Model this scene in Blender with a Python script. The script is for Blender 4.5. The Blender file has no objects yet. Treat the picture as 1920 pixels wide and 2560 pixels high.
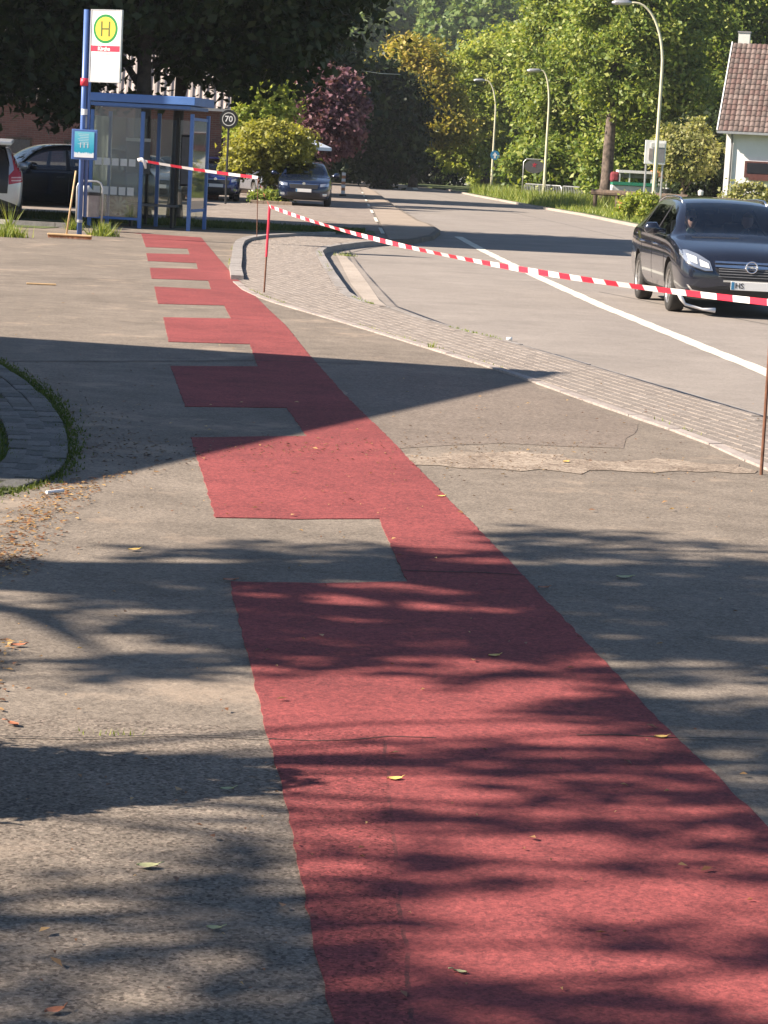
import bpy, bmesh, math, random
import numpy as np
from mathutils import Vector, Matrix
from mathutils.bvhtree import BVHTree
from mathutils.geometry import delaunay_2d_cdt
S = bpy.context.scene
COL = S.collection
R = math.radians
# ------------------------------------------------------------------ camera
FPX = 6000.0; PITCH = R(8.35); ROLL = R(3.0); EYE = Vector((0, 0, 1.7))
fw = Vector((0, math.cos(PITCH), -math.sin(PITCH))); up0 = Vector((0, math.sin(PITCH), math.cos(PITCH)))
rt0 = Vector((1, 0, 0))
RT = rt0*math.cos(ROLL) + up0*math.sin(ROLL); UP = up0*math.cos(ROLL) - rt0*math.sin(ROLL)
cam_d = bpy.data.cameras.new('camera'); cam = bpy.data.objects.new('camera', cam_d); COL.objects.link(cam)
cam.matrix_world = Matrix(((RT.x, UP.x, -fw.x, EYE.x), (RT.y, UP.y, -fw.y, EYE.y), (RT.z, UP.z, -fw.z, EYE.z), (0, 0, 0, 1)))
cam_d.sensor_fit = 'VERTICAL'; cam_d.sensor_height = 36.0; cam_d.lens = 36.0*FPX/2560.0
cam_d.clip_start = 0.1; cam_d.clip_end = 3000
S.camera = cam
# ------------------------------------------------------------------ light
SUN_EL = 35.0; SUN_A = 12.0           # light travels towards +X, a little +Y
ld = Vector((math.cos(R(SUN_A))*math.cos(R(SUN_EL)), math.sin(R(SUN_A))*math.cos(R(SUN_EL)), -math.sin(R(SUN_EL))))
sun_d = bpy.data.lights.new('sun', 'SUN'); sun_d.energy = 5.0; sun_d.angle = R(0.55); sun_d.color = (1.0, 0.87, 0.73)
sun = bpy.data.objects.new('sun', sun_d); COL.objects.link(sun); sun.location = (-30, -5, 40)
sun.rotation_euler = ld.to_track_quat('-Z', 'Y').to_euler()
W = bpy.data.worlds.new('World'); S.world = W; W.use_nodes = True
wn = W.node_tree; wn.nodes.clear()
sky = wn.nodes.new('ShaderNodeTexSky'); sky.sky_type = 'NISHITA'; sky.sun_disc = False
sky.sun_elevation = R(SUN_EL); sky.sun_rotation = math.atan2(-ld.x, -ld.y)
sky.dust_density = 0.1; sky.air_density = 1.0; sky.ozone_density = 3.0
bg = wn.nodes.new('ShaderNodeBackground'); bg.inputs[1].default_value = 0.05
wo = wn.nodes.new('ShaderNodeOutputWorld')
wn.links.new(sky.outputs[0], bg.inputs[0]); wn.links.new(bg.outputs[0], wo.inputs[0])
S.view_settings.view_transform = 'Standard'; S.view_settings.look = 'None'
S.view_settings.exposure = 1.45; S.view_settings.gamma = 1.0; S.view_settings.use_curve_mapping = False
# ------------------------------------------------------------------ pixel helpers (photo pixels -> place)
def ray(px, py):
    return (fw*FPX + RT*(px-960) - UP*(py-1280))
def P(px, py, z=0.0):
    d = ray(px, py); t = (z-EYE.z)/d.z
    return EYE + d*t
def at(px, py, Y):
    d = ray(px, py); return EYE + d*(Y/d.y)
def P2(pts, z=0.0): return [tuple(P(x, y, z).xy) for x, y in pts]
# ------------------------------------------------------------------ materials
def nt(name):
    m = bpy.data.materials.new(name); m.use_nodes = True
    n = m.node_tree; b = n.nodes['Principled BSDF']; return m, n, b
def N(n, t, **kw):
    o = n.nodes.new(t)
    for k, v in kw.items(): setattr(o, k, v)
    return o
def L(n, a, b): n.links.new(a, b)
def math_(n, op, a, b=None, clamp=False):
    o = N(n, 'ShaderNodeMath', operation=op, use_clamp=clamp)
    for i, v in enumerate((a, b)):
        if v is None: continue
        if isinstance(v, (int, float)): o.inputs[i].default_value = v
        else: L(n, v, o.inputs[i])
    return o.outputs[0]
def ramp(n, fac, stops):
    r = N(n, 'ShaderNodeValToRGB'); e = r.color_ramp.elements
    while len(e) < len(stops): e.new(0.5)
    for i, (p, c) in enumerate(stops):
        e[i].position = p; e[i].color = (*c, 1) if len(c) == 3 else c
    L(n, fac, r.inputs[0]); return r.outputs[0]
def mixc(n, fac, a, b, bt='MIX'):
    m = N(n, 'ShaderNodeMix', data_type='RGBA', blend_type=bt)
    for s, v in ((m.inputs[0], fac), (m.inputs[6], a), (m.inputs[7], b)):
        if isinstance(v, (int, float)): s.default_value = v
        elif isinstance(v, tuple): s.default_value = (*v, 1) if len(v) == 3 else v
        else: L(n, v, s)
    return m.outputs[2]
def noise(n, co, scale, detail=4, rough=0.55):
    o = N(n, 'ShaderNodeTexNoise'); o.inputs['Scale'].default_value = scale
    o.inputs['Detail'].default_value = detail; o.inputs['Roughness'].default_value = rough
    L(n, co, o.inputs['Vector']); return o.outputs[0]
def plain(name, col, rough=0.6, metal=0.0, var=0.12, nscale=6.0, bump=0.0, spec=0.5, coat=0.0):
    m, n, b = nt(name)
    co = N(n, 'ShaderNodeTexCoord').outputs['Object']
    f = noise(n, co, nscale, 5, 0.6)
    c1 = tuple(max(0, c*(1-var*1.6)) for c in col); c2 = tuple(min(1, c*(1+var*1.3)) for c in col)
    L(n, ramp(n, f, [(0.3, c1), (0.7, c2)]), b.inputs['Base Color'])
    b.inputs['Roughness'].default_value = rough; b.inputs['Metallic'].default_value = metal
    b.inputs['Specular IOR Level'].default_value = spec
    if coat: b.inputs['Coat Weight'].default_value = coat; b.inputs['Coat Roughness'].default_value = 0.04
    if bump:
        bp = N(n, 'ShaderNodeBump'); bp.inputs['Strength'].default_value = bump; bp.inputs['Distance'].default_value = 0.01
        L(n, noise(n, co, nscale*4, 4), bp.inputs['Height']); L(n, bp.outputs[0], b.inputs['Normal'])
    return m
def ground_mat(name, dark, light, grain=170.0, patch=0.5, contrast=0.5, bump=0.35, coarse=None, stain=None, blotch=0.22, rough=0.92):
    """asphalt-like: coloured aggregate, large faint stains, fine relief."""
    m, n, b = nt(name)
    co = N(n, 'ShaderNodeNewGeometry').outputs['Position']
    v = N(n, 'ShaderNodeTexVoronoi'); v.inputs['Scale'].default_value = grain; L(n, co, v.inputs['Vector'])
    sep = N(n, 'ShaderNodeSeparateColor'); L(n, v.outputs['Color'], sep.inputs[0])
    v2 = N(n, 'ShaderNodeTexVoronoi'); v2.inputs['Scale'].default_value = grain*0.42; L(n, co, v2.inputs['Vector'])
    sep2 = N(n, 'ShaderNodeSeparateColor'); L(n, v2.outputs['Color'], sep2.inputs[0])
    mid = noise(n, co, 28, 5, 0.7); big = noise(n, co, 0.55, 5, 0.62); big2 = noise(n, co, 3.1, 6, 0.65)
    fine = math_(n, 'ADD', math_(n, 'MULTIPLY', sep.outputs[0], 0.6), math_(n, 'MULTIPLY', sep2.outputs[1], 0.4))
    fac = math_(n, 'ADD', math_(n, 'MULTIPLY', math_(n, 'SUBTRACT', fine, 0.5), contrast), 0.5)
    fac = math_(n, 'ADD', fac, math_(n, 'MULTIPLY', math_(n, 'SUBTRACT', mid, 0.5), 0.7))
    fac = math_(n, 'ADD', fac, math_(n, 'MULTIPLY', math_(n, 'SUBTRACT', big2, 0.5), patch))
    c = ramp(n, fac, [(0.12, dark), (0.9, light)])
    bl = ramp(n, big, [(0.3, (1-blotch,)*3), (0.7, (1+blotch*0.0,)*3)])
    c = mixc(n, 1.0, c, bl, 'MULTIPLY')
    hgt = math_(n, 'ADD', math_(n, 'MULTIPLY', sep2.outputs[1], 0.8), math_(n, 'MULTIPLY', mid, 1.2))
    if coarse:   # coarse open-grained surface on one side of two seams
        (x0, y0), (x1, y1), yseam = coarse
        sp = N(n, 'ShaderNodeSeparateXYZ'); L(n, co, sp.inputs[0])
        k = (x1-x0)/(y1-y0)
        xs = math_(n, 'ADD', math_(n, 'MULTIPLY', math_(n, 'SUBTRACT', sp.outputs[1], y0), k), x0)
        mk = math_(n, 'MULTIPLY', math_(n, 'LESS_THAN', sp.outputs[0], xs), math_(n, 'LESS_THAN', sp.outputs[1], yseam))
        v3 = N(n, 'ShaderNodeTexVoronoi'); v3.inputs['Scale'].default_value = 120; L(n, co, v3.inputs['Vector'])
        s3 = N(n, 'ShaderNodeSeparateColor'); L(n, v3.outputs['Color'], s3.inputs[0])
        pits = ramp(n, s3.outputs[2], [(0.05, (0.45, 0.42, 0.42)), (0.3, (0.9, 0.9, 0.9)), (0.75, (1, 1, 1)), (1.0, (1.35, 1.3, 1.3))])
        c = mixc(n, math_(n, 'MULTIPLY', mk, 0.9), c, mixc(n, 1.0, c, pits, 'MULTIPLY'))
        hgt = math_(n, 'ADD', hgt, math_(n, 'MULTIPLY', mk, math_(n, 'MULTIPLY', s3.outputs[2], 1.6)))
        # pale joint along the seam
        dj = math_(n, 'ABSOLUTE', math_(n, 'SUBTRACT', sp.outputs[0], math_(n, 'ADD', xs, math_(n, 'MULTIPLY', math_(n, 'SUBTRACT', big2, 0.5), 0.05))))
        jm = math_(n, 'MULTIPLY', math_(n, 'LESS_THAN', dj, 0.005), math_(n, 'LESS_THAN', sp.outputs[1], yseam))
        c = mixc(n, math_(n, 'MULTIPLY', math_(n, 'MULTIPLY', jm, ramp(n, noise(n, co, 9, 4), [(0.42, (0, 0, 0)), (0.58, (1, 1, 1))])), 0.6), c, (0.05, 0.03, 0.03))
    if stain:
        st = ramp(n, noise(n, co, stain[1], 6, 0.7), [(stain[2], (0, 0, 0)), (stain[2]+0.1, (1, 1, 1))])
        sf = N(n, 'ShaderNodeSeparateColor'); L(n, st, sf.inputs[0])
        c = mixc(n, math_(n, 'MULTIPLY', sf.outputs[0], stain[3]), c, stain[0])
    L(n, c, b.inputs['Base Color']); b.inputs['Roughness'].default_value = rough
    b.inputs['Specular IOR Level'].default_value = 0.3
    bp = N(n, 'ShaderNodeBump'); bp.inputs['Strength'].default_value = bump; bp.inputs['Distance'].default_value = 0.006
    L(n, hgt, bp.inputs['Height']); L(n, bp.outputs[0], b.inputs['Normal'])
    return m
def leaf_mat(name, cols, trans=0.35, rough=0.5):
    m, n, b = nt(name)
    g = N(n, 'ShaderNodeNewGeometry')
    co = N(n, 'ShaderNodeTexCoord').outputs['Object']
    k = len(cols)
    f = math_(n, 'ADD', math_(n, 'MULTIPLY', g.outputs['Random Per Island'], 0.55), math_(n, 'MULTIPLY', noise(n, co, 0.45, 3), 0.55))
    c = ramp(n, f, [(0.12+0.76*i/(k-1), cc) for i, cc in enumerate(cols)])
    L(n, c, b.inputs['Base Color']); b.inputs['Roughness'].default_value = rough; b.inputs['Specular IOR Level'].default_value = 0.35
    t = N(n, 'ShaderNodeBsdfTranslucent'); L(n, mixc(n, 1.0, c, (1.5, 1.5, 0.6), 'MULTIPLY'), t.inputs[0])
    mx = N(n, 'ShaderNodeMixShader'); mx.inputs[0].default_value = trans
    L(n, b.outputs[0], mx.inputs[1]); L(n, t.outputs[0], mx.inputs[2])
    L(n, mx.outputs[0], n.nodes['Material Output'].inputs[0])
    return m
def glass_mat(name, tint=(0.75, 0.82, 0.8), refl=0.12, dirt_glare=0.0):
    m, n, b = nt(name)
    tr = N(n, 'ShaderNodeBsdfTransparent'); tr.inputs[0].default_value = (*tint, 1)
    gl = N(n, 'ShaderNodeBsdfGlossy'); gl.inputs['Roughness'].default_value = 0.02
    fr = N(n, 'ShaderNodeFresnel'); fr.inputs[0].default_value = 1.5
    fac = math_(n, 'ADD', fr.outputs[0], refl, True)
    mx = N(n, 'ShaderNodeMixShader'); L(n, fac, mx.inputs[0]); L(n, tr.outputs[0], mx.inputs[1]); L(n, gl.outputs[0], mx.inputs[2])
    out = mx.outputs[0]
    if dirt_glare:  # grey diffuse film: dirt, plus pane lightening in place of reflected sky
        df = N(n, 'ShaderNodeBsdfDiffuse'); df.inputs[0].default_value = (0.5, 0.53, 0.52, 1)
        m2 = N(n, 'ShaderNodeMixShader')
        co = N(n, 'ShaderNodeTexCoord').outputs['Object']
        L(n, math_(n, 'MULTIPLY', noise(n, co, 3, 4), dirt_glare*2, True), m2.inputs[0]); L(n, out, m2.inputs[1]); L(n, df.outputs[0], m2.inputs[2]); out = m2.outputs[0]
    L(n, out, n.nodes['Material Output'].inputs[0])
    return m
def brick_mat(name, c1, c2, mortar, scale=1.0, bw=0.25, rh=0.075):
    m, n, b = nt(name)
    co = N(n, 'ShaderNodeTexCoord').outputs['Object']
    sp = N(n, 'ShaderNodeSeparateXYZ'); L(n, co, sp.inputs[0])
    cb = N(n, 'ShaderNodeCombineXYZ'); L(n, math_(n, 'ADD', sp.outputs[0], sp.outputs[1]), cb.inputs[0]); L(n, sp.outputs[2], cb.inputs[1])
    t = N(n, 'ShaderNodeTexBrick'); L(n, cb.outputs[0], t.inputs['Vector'])
    t.inputs['Color1'].default_value = (*c1, 1); t.inputs['Color2'].default_value = (*c2, 1); t.inputs['Mortar'].default_value = (*mortar, 1)
    t.inputs['Scale'].default_value = scale; t.inputs['Brick Width'].default_value = bw; t.inputs['Row Height'].default_value = rh
    t.inputs['Mortar Size'].default_value = 0.008
    L(n, mixc(n, 0.3, t.outputs[0], ramp(n, noise(n, co, 1.5, 5), [(0.3, (0.3, 0.3, 0.3)), (0.7, (1, 1, 1))]), 'MULTIPLY'), b.inputs['Base Color'])
    b.inputs['Roughness'].default_value = 0.9
    bp = N(n, 'ShaderNodeBump'); bp.inputs['Strength'].default_value = 0.6; bp.inputs['Distance'].default_value = 0.01
    L(n, math_(n, 'SUBTRACT', 1.0, t.outputs['Fac']), bp.inputs['Height']); L(n, bp.outputs[0], b.inputs['Normal'])
    return m

seamA = P(958, 1835); seamB = P(1030, 2560)
M = {}
M['asphalt'] = ground_mat('asphalt', (0.118, 0.098, 0.080), (0.34, 0.288, 0.235), 170, 0.75, 0.62, 0.6, blotch=0.30,
                          coarse=((seamA.x, seamA.y), (seamB.x, seamB.y), seamA.y), stain=((0.42, 0.33, 0.25), 0.9, 0.56, 0.45))
M['road'] = ground_mat('road_asphalt', (0.20, 0.175, 0.155), (0.37, 0.33, 0.295), 90, 0.45, 0.4, 0.3, blotch=0.2, stain=((0.15, 0.135, 0.12), 0.5, 0.55, 0.3))
M['red'] = ground_mat('red_paint', (0.13, 0.033, 0.037), (0.395, 0.092, 0.088), 160, 0.7, 0.65, 0.7, blotch=0.24,
                      coarse=((seamA.x, seamA.y), (seamB.x, seamB.y), seamA.y), stain=((0.24, 0.15, 0.13), 3.0, 0.66, 0.45))
M['concrete'] = ground_mat('concrete', (0.30, 0.25, 0.21), (0.52, 0.46, 0.40), 90, 0.5, 0.4, 0.3)
M['kerb'] = ground_mat('kerb_stone', (0.20, 0.185, 0.175), (0.42, 0.39, 0.365), 70, 0.8, 0.4, 0.3)
M['edging'] = ground_mat('edging_stone', (0.24, 0.205, 0.19), (0.50, 0.44, 0.40), 70, 0.9, 0.5, 0.3)
M['gutter'] = ground_mat('gutter', (0.10, 0.095, 0.09), (0.2, 0.19, 0.18), 90, 0.4, 0.4, 0.3)
M['gutter_dark'] = plain('crack_filler', (0.035, 0.03, 0.027), 0.9)
M['sand'] = ground_mat('sandy_asphalt', (0.24, 0.18, 0.13), (0.46, 0.37, 0.28), 120, 0.9, 0.7, 0.4)
M['beige'] = ground_mat('beige_paving', (0.26, 0.205, 0.16), (0.44, 0.37, 0.30), 60, 0.4, 0.4, 0.3)
M['worn'] = ground_mat('worn_asphalt', (0.17, 0.13, 0.10), (0.44, 0.365, 0.29), 110, 1.4, 1.0, 0.8)
M['dirtpatch'] = ground_mat('worn_patch', (0.13, 0.105, 0.085), (0.29, 0.24, 0.2), 110, 0.5, 0.8, 0.6)
M['cobble'] = ground_mat('cobbled_lot', (0.16, 0.13, 0.11), (0.40, 0.34, 0.29), 9, 0.4, 0.5, 0.8)
M['paver'] = plain('paver', (0.245, 0.21, 0.182), 0.9, var=0.22, nscale=9, bump=0.4)
M['joint'] = plain('joint_sand', (0.19, 0.165, 0.142), 0.95, var=0.2, nscale=14)
M['bluestone'] = plain('setts', (0.20, 0.19, 0.185), 0.85, var=0.25, nscale=11, bump=0.5)
M['moss'] = plain('moss', (0.055, 0.065, 0.02), 0.95, var=0.5, nscale=24, bump=0.8)
M['soil'] = plain('soil', (0.10, 0.07, 0.045), 0.95, var=0.4, nscale=7, bump=0.6)
M['grass_ground'] = plain('grass_ground', (0.075, 0.10, 0.025), 0.95, var=0.4, nscale=1.5, bump=0.6)
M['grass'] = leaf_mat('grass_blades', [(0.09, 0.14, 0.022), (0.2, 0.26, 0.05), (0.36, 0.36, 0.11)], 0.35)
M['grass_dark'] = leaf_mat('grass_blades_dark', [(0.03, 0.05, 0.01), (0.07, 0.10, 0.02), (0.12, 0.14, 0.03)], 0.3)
M['white_line'] = ground_mat('road_paint', (0.50, 0.48, 0.41), (0.85, 0.82, 0.70), 80, 0.7, 0.6, 0.2, blotch=0.08, stain=((0.27, 0.24, 0.21), 7.0, 0.60, 0.85))
M['bark'] = plain('bark', (0.13, 0.10, 0.08), 0.95, var=0.45, nscale=5, bump=0.9)
M['bark_dark'] = plain('bark_dark', (0.05, 0.04, 0.033), 0.95, var=0.4, nscale=5, bump=0.8)
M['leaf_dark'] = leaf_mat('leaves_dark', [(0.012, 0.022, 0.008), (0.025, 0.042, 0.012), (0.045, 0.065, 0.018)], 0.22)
M['leaf_mid'] = leaf_mat('leaves_mid', [(0.055, 0.105, 0.018), (0.16, 0.225, 0.04), (0.38, 0.4, 0.1)] or [(0.0508, 0.0943, 0.0203), (0.1087, 0.1668, 0.0319), (0.2175, 0.2465, 0.0508)], 0.35)
M['leaf_lime'] = leaf_mat('leaves_lime', [(0.1, 0.16, 0.025), (0.25, 0.31, 0.055), (0.46, 0.45, 0.11)], 0.4)
M['leaf_yellow'] = leaf_mat('leaves_yellow', [(0.12, 0.15, 0.025), (0.3, 0.28, 0.05), (0.52, 0.38, 0.09)], 0.4)
M['leaf_bush'] = leaf_mat('leaves_bush', [(0.125, 0.1375, 0.025), (0.275, 0.275, 0.0562), (0.45, 0.4125, 0.1)], 0.4)
M['leaf_purple'] = leaf_mat('leaves_purple', [(0.06, 0.022, 0.035), (0.15, 0.065, 0.09), (0.27, 0.15, 0.17)], 0.25)
M['leaf_pale'] = leaf_mat('leaves_pale', [(0.1125, 0.1375, 0.0438), (0.25, 0.2625, 0.0938), (0.45, 0.4125, 0.1875)], 0.35)
M['leaf_hill'] = leaf_mat('leaves_hill', [(0.05, 0.1, 0.03), (0.12, 0.185, 0.045), (0.23, 0.27, 0.08)], 0.3)
M['leaf_hill2'] = leaf_mat('leaves_hill_light', [(0.06, 0.12, 0.03), (0.13, 0.2, 0.05), (0.24, 0.27, 0.07)], 0.3)
M['leaf_rust'] = leaf_mat('leaves_rust', [(0.10, 0.05, 0.02), (0.22, 0.09, 0.04), (0.3, 0.14, 0.06)], 0.3)
M['blue'] = plain('blue_enamel', (0.085, 0.19, 0.47), 0.45, var=0.06, nscale=3)
M['blue_pole'] = plain('blue_pole', (0.09, 0.17, 0.42), 0.4, var=0.05)
M['white'] = plain('white_enamel', (0.80, 0.80, 0.78), 0.4, var=0.03)
M['offwhite'] = plain('offwhite', (0.62, 0.62, 0.58), 0.5, var=0.05)
M['signgreen'] = plain('sign_green', (0.01, 0.22, 0.045), 0.4, var=0.03)
M['signyellow'] = plain('sign_yellow', (0.84, 0.58, 0.06), 0.4, var=0.03)
M['signred'] = plain('sign_red', (0.62, 0.03, 0.07), 0.4, var=0.05)
M['print'] = plain('print_grey', (0.3, 0.3, 0.32), 0.6, var=0.03)
M['black'] = plain('black_plastic', (0.018, 0.018, 0.02), 0.5, var=0.1)
M['rubber'] = plain('tyre_rubber', (0.03, 0.028, 0.026), 0.8, var=0.2)
M['steel'] = plain('galvanised_steel', (0.5, 0.5, 0.5), 0.4, metal=0.7, var=0.1)
M['alu'] = plain('rim_alloy', (0.42, 0.41, 0.40), 0.35, metal=0.8, var=0.1)
M['chrome'] = plain('chrome', (0.85, 0.85, 0.87), 0.18, metal=1.0, var=0.02)
M['rust'] = plain('rusty_rod', (0.16, 0.07, 0.04), 0.85, var=0.35, nscale=12)
M['wood'] = plain('light_wood', (0.62, 0.42, 0.22), 0.6, var=0.12, nscale=5)
M['broomred'] = plain('broom_wood', (0.42, 0.15, 0.05), 0.6, var=0.2, nscale=10)
M['oldwood'] = plain('weathered_wood', (0.10, 0.07, 0.05), 0.9, var=0.3, nscale=8)
M['lamp'] = plain('lamp_post_cream', (0.60, 0.57, 0.40), 0.6, var=0.1, nscale=2)
M['tape_white'] = plain('tape_white', (0.85, 0.83, 0.82), 0.45, var=0.03)
M['tape_red'] = plain('tape_red', (0.68, 0.035, 0.07), 0.45, var=0.06)
M['plaster'] = plain('white_plaster', (0.86, 0.85, 0.83), 0.9, var=0.04, nscale=2)
M['brick'] = brick_mat('red_brick', (0.20, 0.085, 0.07), (0.13, 0.06, 0.05), (0.17, 0.135, 0.12))
M['corr'] = plain('fibre_cement_roof', (0.30, 0.26, 0.24), 0.8, var=0.15, nscale=2)
M['tile'] = plain('roof_tile', (0.125, 0.092, 0.08), 0.8, var=0.3, nscale=2.5)
M['roofgrey'] = plain('roof_grey', (0.24, 0.21, 0.20), 0.85, var=0.15, nscale=2)
M['brownwin'] = plain('brown_wood', (0.10, 0.035, 0.028), 0.5, var=0.2)
M['glass'] = glass_mat('shelter_glass', (0.88, 0.92, 0.89), 0.10, 0.08)
M['carglass'] = glass_mat('car_glass', (0.60, 0.66, 0.70), 0.10, 0.0)
M['carglass_clear'] = glass_mat('windscreen_glass', (0.86, 0.90, 0.97), 0.11, 0.0)
M['lens'] = plain('headlamp_lens', (0.5, 0.54, 0.60), 0.12, metal=0.7, var=0.05, coat=1.0)
M['redlens'] = plain('tail_lamp_red', (0.40, 0.012, 0.02), 0.15, var=0.05, coat=1.0)
M['palelens'] = plain('tail_lamp_clear', (0.7, 0.45, 0.42), 0.2, var=0.05, coat=1.0)
M['skin'] = plain('skin', (0.55, 0.32, 0.23), 0.55, var=0.05)
M['hair'] = plain('hair_blond', (0.30, 0.19, 0.10), 0.7, var=0.2)
M['shirt'] = plain('shirt_pale', (0.55, 0.62, 0.45), 0.8, var=0.1)
M['darkcloth'] = plain('dark_cloth', (0.03, 0.032, 0.045), 0.8, var=0.1)
M['seatcloth'] = plain('seat_cloth', (0.03, 0.03, 0.033), 0.9, var=0.1)
M['terracotta'] = plain('terracotta', (0.52, 0.17, 0.07), 0.8, var=0.12)
M['greenpaint'] = plain('green_paint', (0.02, 0.22, 0.13), 0.5, var=0.05)
M['redcloth'] = plain('red_cloth', (0.20, 0.025, 0.035), 0.8, var=0.3)
M['orangecloth'] = plain('orange_cloth', (0.55, 0.25, 0.12), 0.8, var=0.2)
M['greypanel'] = plain('grey_panel', (0.20, 0.20, 0.21), 0.6, var=0.1)
M['skyblue'] = plain('parasol_cloth', (0.62, 0.68, 0.78), 0.8, var=0.05)
M['bincase'] = plain('bin_metal', (0.33, 0.29, 0.27), 0.55, metal=0.2, var=0.15)
M['roadsign_blue'] = plain('sign_blue', (0.04, 0.22, 0.42), 0.4, var=0.05)
M['litter'] = leaf_mat('leaf_litter', [(0.1, 0.045, 0.02), (0.24, 0.11, 0.05), (0.6, 0.4, 0.16)], 0.1)
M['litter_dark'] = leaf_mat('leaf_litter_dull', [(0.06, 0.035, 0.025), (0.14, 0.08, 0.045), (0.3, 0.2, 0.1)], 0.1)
M['yellow_leaf'] = plain('yellow_leaf', (0.75, 0.50, 0.15), 0.6, var=0.15, nscale=30)
M['pale_leaf'] = plain('pale_leaf', (0.42, 0.42, 0.22), 0.6, var=0.15, nscale=30)
M['brown_leaf'] = plain('brown_leaf', (0.42, 0.16, 0.08), 0.6, var=0.2, nscale=30)
def paint(name, col, rough=0.25):
    return plain(name, col, rough, metal=0.35, var=0.03, spec=0.6, coat=1.0)
# poster
def poster_mat():
    m, n, b = nt('poster_print')
    co = N(n, 'ShaderNodeTexCoord').outputs['Object']
    sp = N(n, 'ShaderNodeSeparateXYZ'); L(n, co, sp.inputs[0])
    h = math_(n, 'ADD', sp.outputs[2], math_(n, 'MULTIPLY', math_(n, 'SUBTRACT', noise(n, co, 14, 4), 0.5), 0.14))
    L(n, ramp(n, math_(n, 'ADD', math_(n, 'MULTIPLY', h, 1.5), 0.5), [(0.2, (0.85, 0.88, 0.9)), (0.25, (0.75, 0.85, 0.9)), (0.29, (0.02, 0.38, 0.55)), (0.6, (0.10, 0.50, 0.66)), (0.95, (0.22, 0.62, 0.72))]), b.inputs['Base Color'])
    b.inputs['Roughness'].default_value = 0.3
    return m
M['poster'] = poster_mat()
# ------------------------------------------------------------------ object helpers
def tag(o, label=None, cat=None, group=None, kind=None):
    if label: o['label'] = label
    if cat: o['category'] = cat
    if group: o['group'] = group
    if kind: o['kind'] = kind
    return o
def thing(name, label, cat, loc=(0, 0, 0), rz=0.0, group=None):
    o = bpy.data.objects.new(name, None); COL.objects.link(o); o.location = loc; o.rotation_euler = (0, 0, rz)
    o.empty_display_size = 0.1
    return tag(o, label, cat, group)
class MB:
    def __init__(s): s.v = []; s.f = []; s.m = []
    def add(s, vs, fs, mi=0):
        b = len(s.v); s.v += [tuple(p) for p in vs]; s.f += [tuple(i+b for i in f) for f in fs]; s.m += [mi]*len(fs); return s
    def box(s, c, d, rz=0, mi=0, M4=None):
        x, y, z = d[0]/2, d[1]/2, d[2]/2
        vs = [Vector((i*x, j*y, k*z)) for i in (-1, 1) for j in (-1, 1) for k in (-1, 1)]
        rot = Matrix.Rotation(rz, 3, 'Z') if M4 is None else M4
        vs = [rot @ p + Vector(c) for p in vs]
        return s.add(vs, [(0, 1, 3, 2), (4, 6, 7, 5), (0, 4, 5, 1), (2, 3, 7, 6), (0, 2, 6, 4), (1, 5, 7, 3)], mi)
    def tube(s, pts, rad, n=8, mi=0, cap=True):
        pts = [Vector(p) for p in pts]
        if isinstance(rad, (int, float)): rad = [rad]*len(pts)
        vs = []; fs = []
        prev = None
        for i, p in enumerate(pts):
            t = (pts[min(i+1, len(pts)-1)]-pts[max(i-1, 0)]).normalized()
            a = t.cross(Vector((0, 0, 1))) if abs(t.z) < 0.95 else t.cross(Vector((0, 1, 0)))
            if prev is not None:
                a = prev - t*prev.dot(t)
            a.normalize(); prev = a; bb = t.cross(a)
            for k in range(n):
                q = 2*math.pi*k/n; vs.append(p + (a*math.cos(q)+bb*math.sin(q))*rad[i])
        for i in range(len(pts)-1):
            for k in range(n):
                k2 = (k+1) % n; fs.append((i*n+k, i*n+k2, (i+1)*n+k2, (i+1)*n+k))
        if cap: fs.append(tuple(range(n-1, -1, -1))); fs.append(tuple((len(pts)-1)*n+k for k in range(n)))
        return s.add(vs, fs, mi)
    def cyl(s, c, axis, r, h, n=24, mi=0):
        a = Vector(axis).normalized(); return s.tube([Vector(c)-a*h/2, Vector(c)+a*h/2], r, n, mi)
    def prism(s, poly, z0, z1, mi=0):
        n = len(poly); tris = delaunay_2d_cdt([Vector(p) for p in poly], [], [list(range(n))], 1, 1e-6)
        vv = tris[0]; ff = tris[2]
        vs = [(p.x, p.y, z1) for p in vv]; s.add(vs, [tuple(f) for f in ff], mi)
        if z0 is not None:
            ring = [(p[0], p[1], z0) for p in poly]+[(p[0], p[1], z1) for p in poly]
            s.add(ring, [(i, (i+1) % n, n+(i+1) % n, n+i) for i in range(n)], mi)
        return s
    def mesh(s, name, mats, smooth=False):
        me = bpy.data.meshes.new(name); me.from_pydata(s.v, [], s.f)
        for m in (mats if isinstance(mats, (list, tuple)) else [mats]): me.materials.append(m)
        if len(set(s.m)) > 1: me.polygons.foreach_set('material_index', s.m)
        if smooth: me.polygons.foreach_set('use_smooth', [True]*len(me.polygons))
        me.update(); return me
    def build(s, name, mats, parent=None, smooth=False, loc=(0, 0, 0), rot=(0, 0, 0), bevel=0):
        o = bpy.data.objects.new(name, s.mesh(name, mats, smooth)); COL.objects.link(o); o.parent = parent; o.location = loc; o.rotation_euler = rot
        if bevel:
            b = o.modifiers.new('bevel', 'BEVEL'); b.width = bevel; b.segments = 2; b.limit_method = 'ANGLE'
        return o
def link_mesh(name, me, parent=None, loc=(0, 0, 0), rot=(0, 0, 0), scale=(1, 1, 1)):
    o = bpy.data.objects.new(name, me); COL.objects.link(o); o.parent = parent; o.location = loc; o.rotation_euler = rot; o.scale = scale; return o
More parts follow.
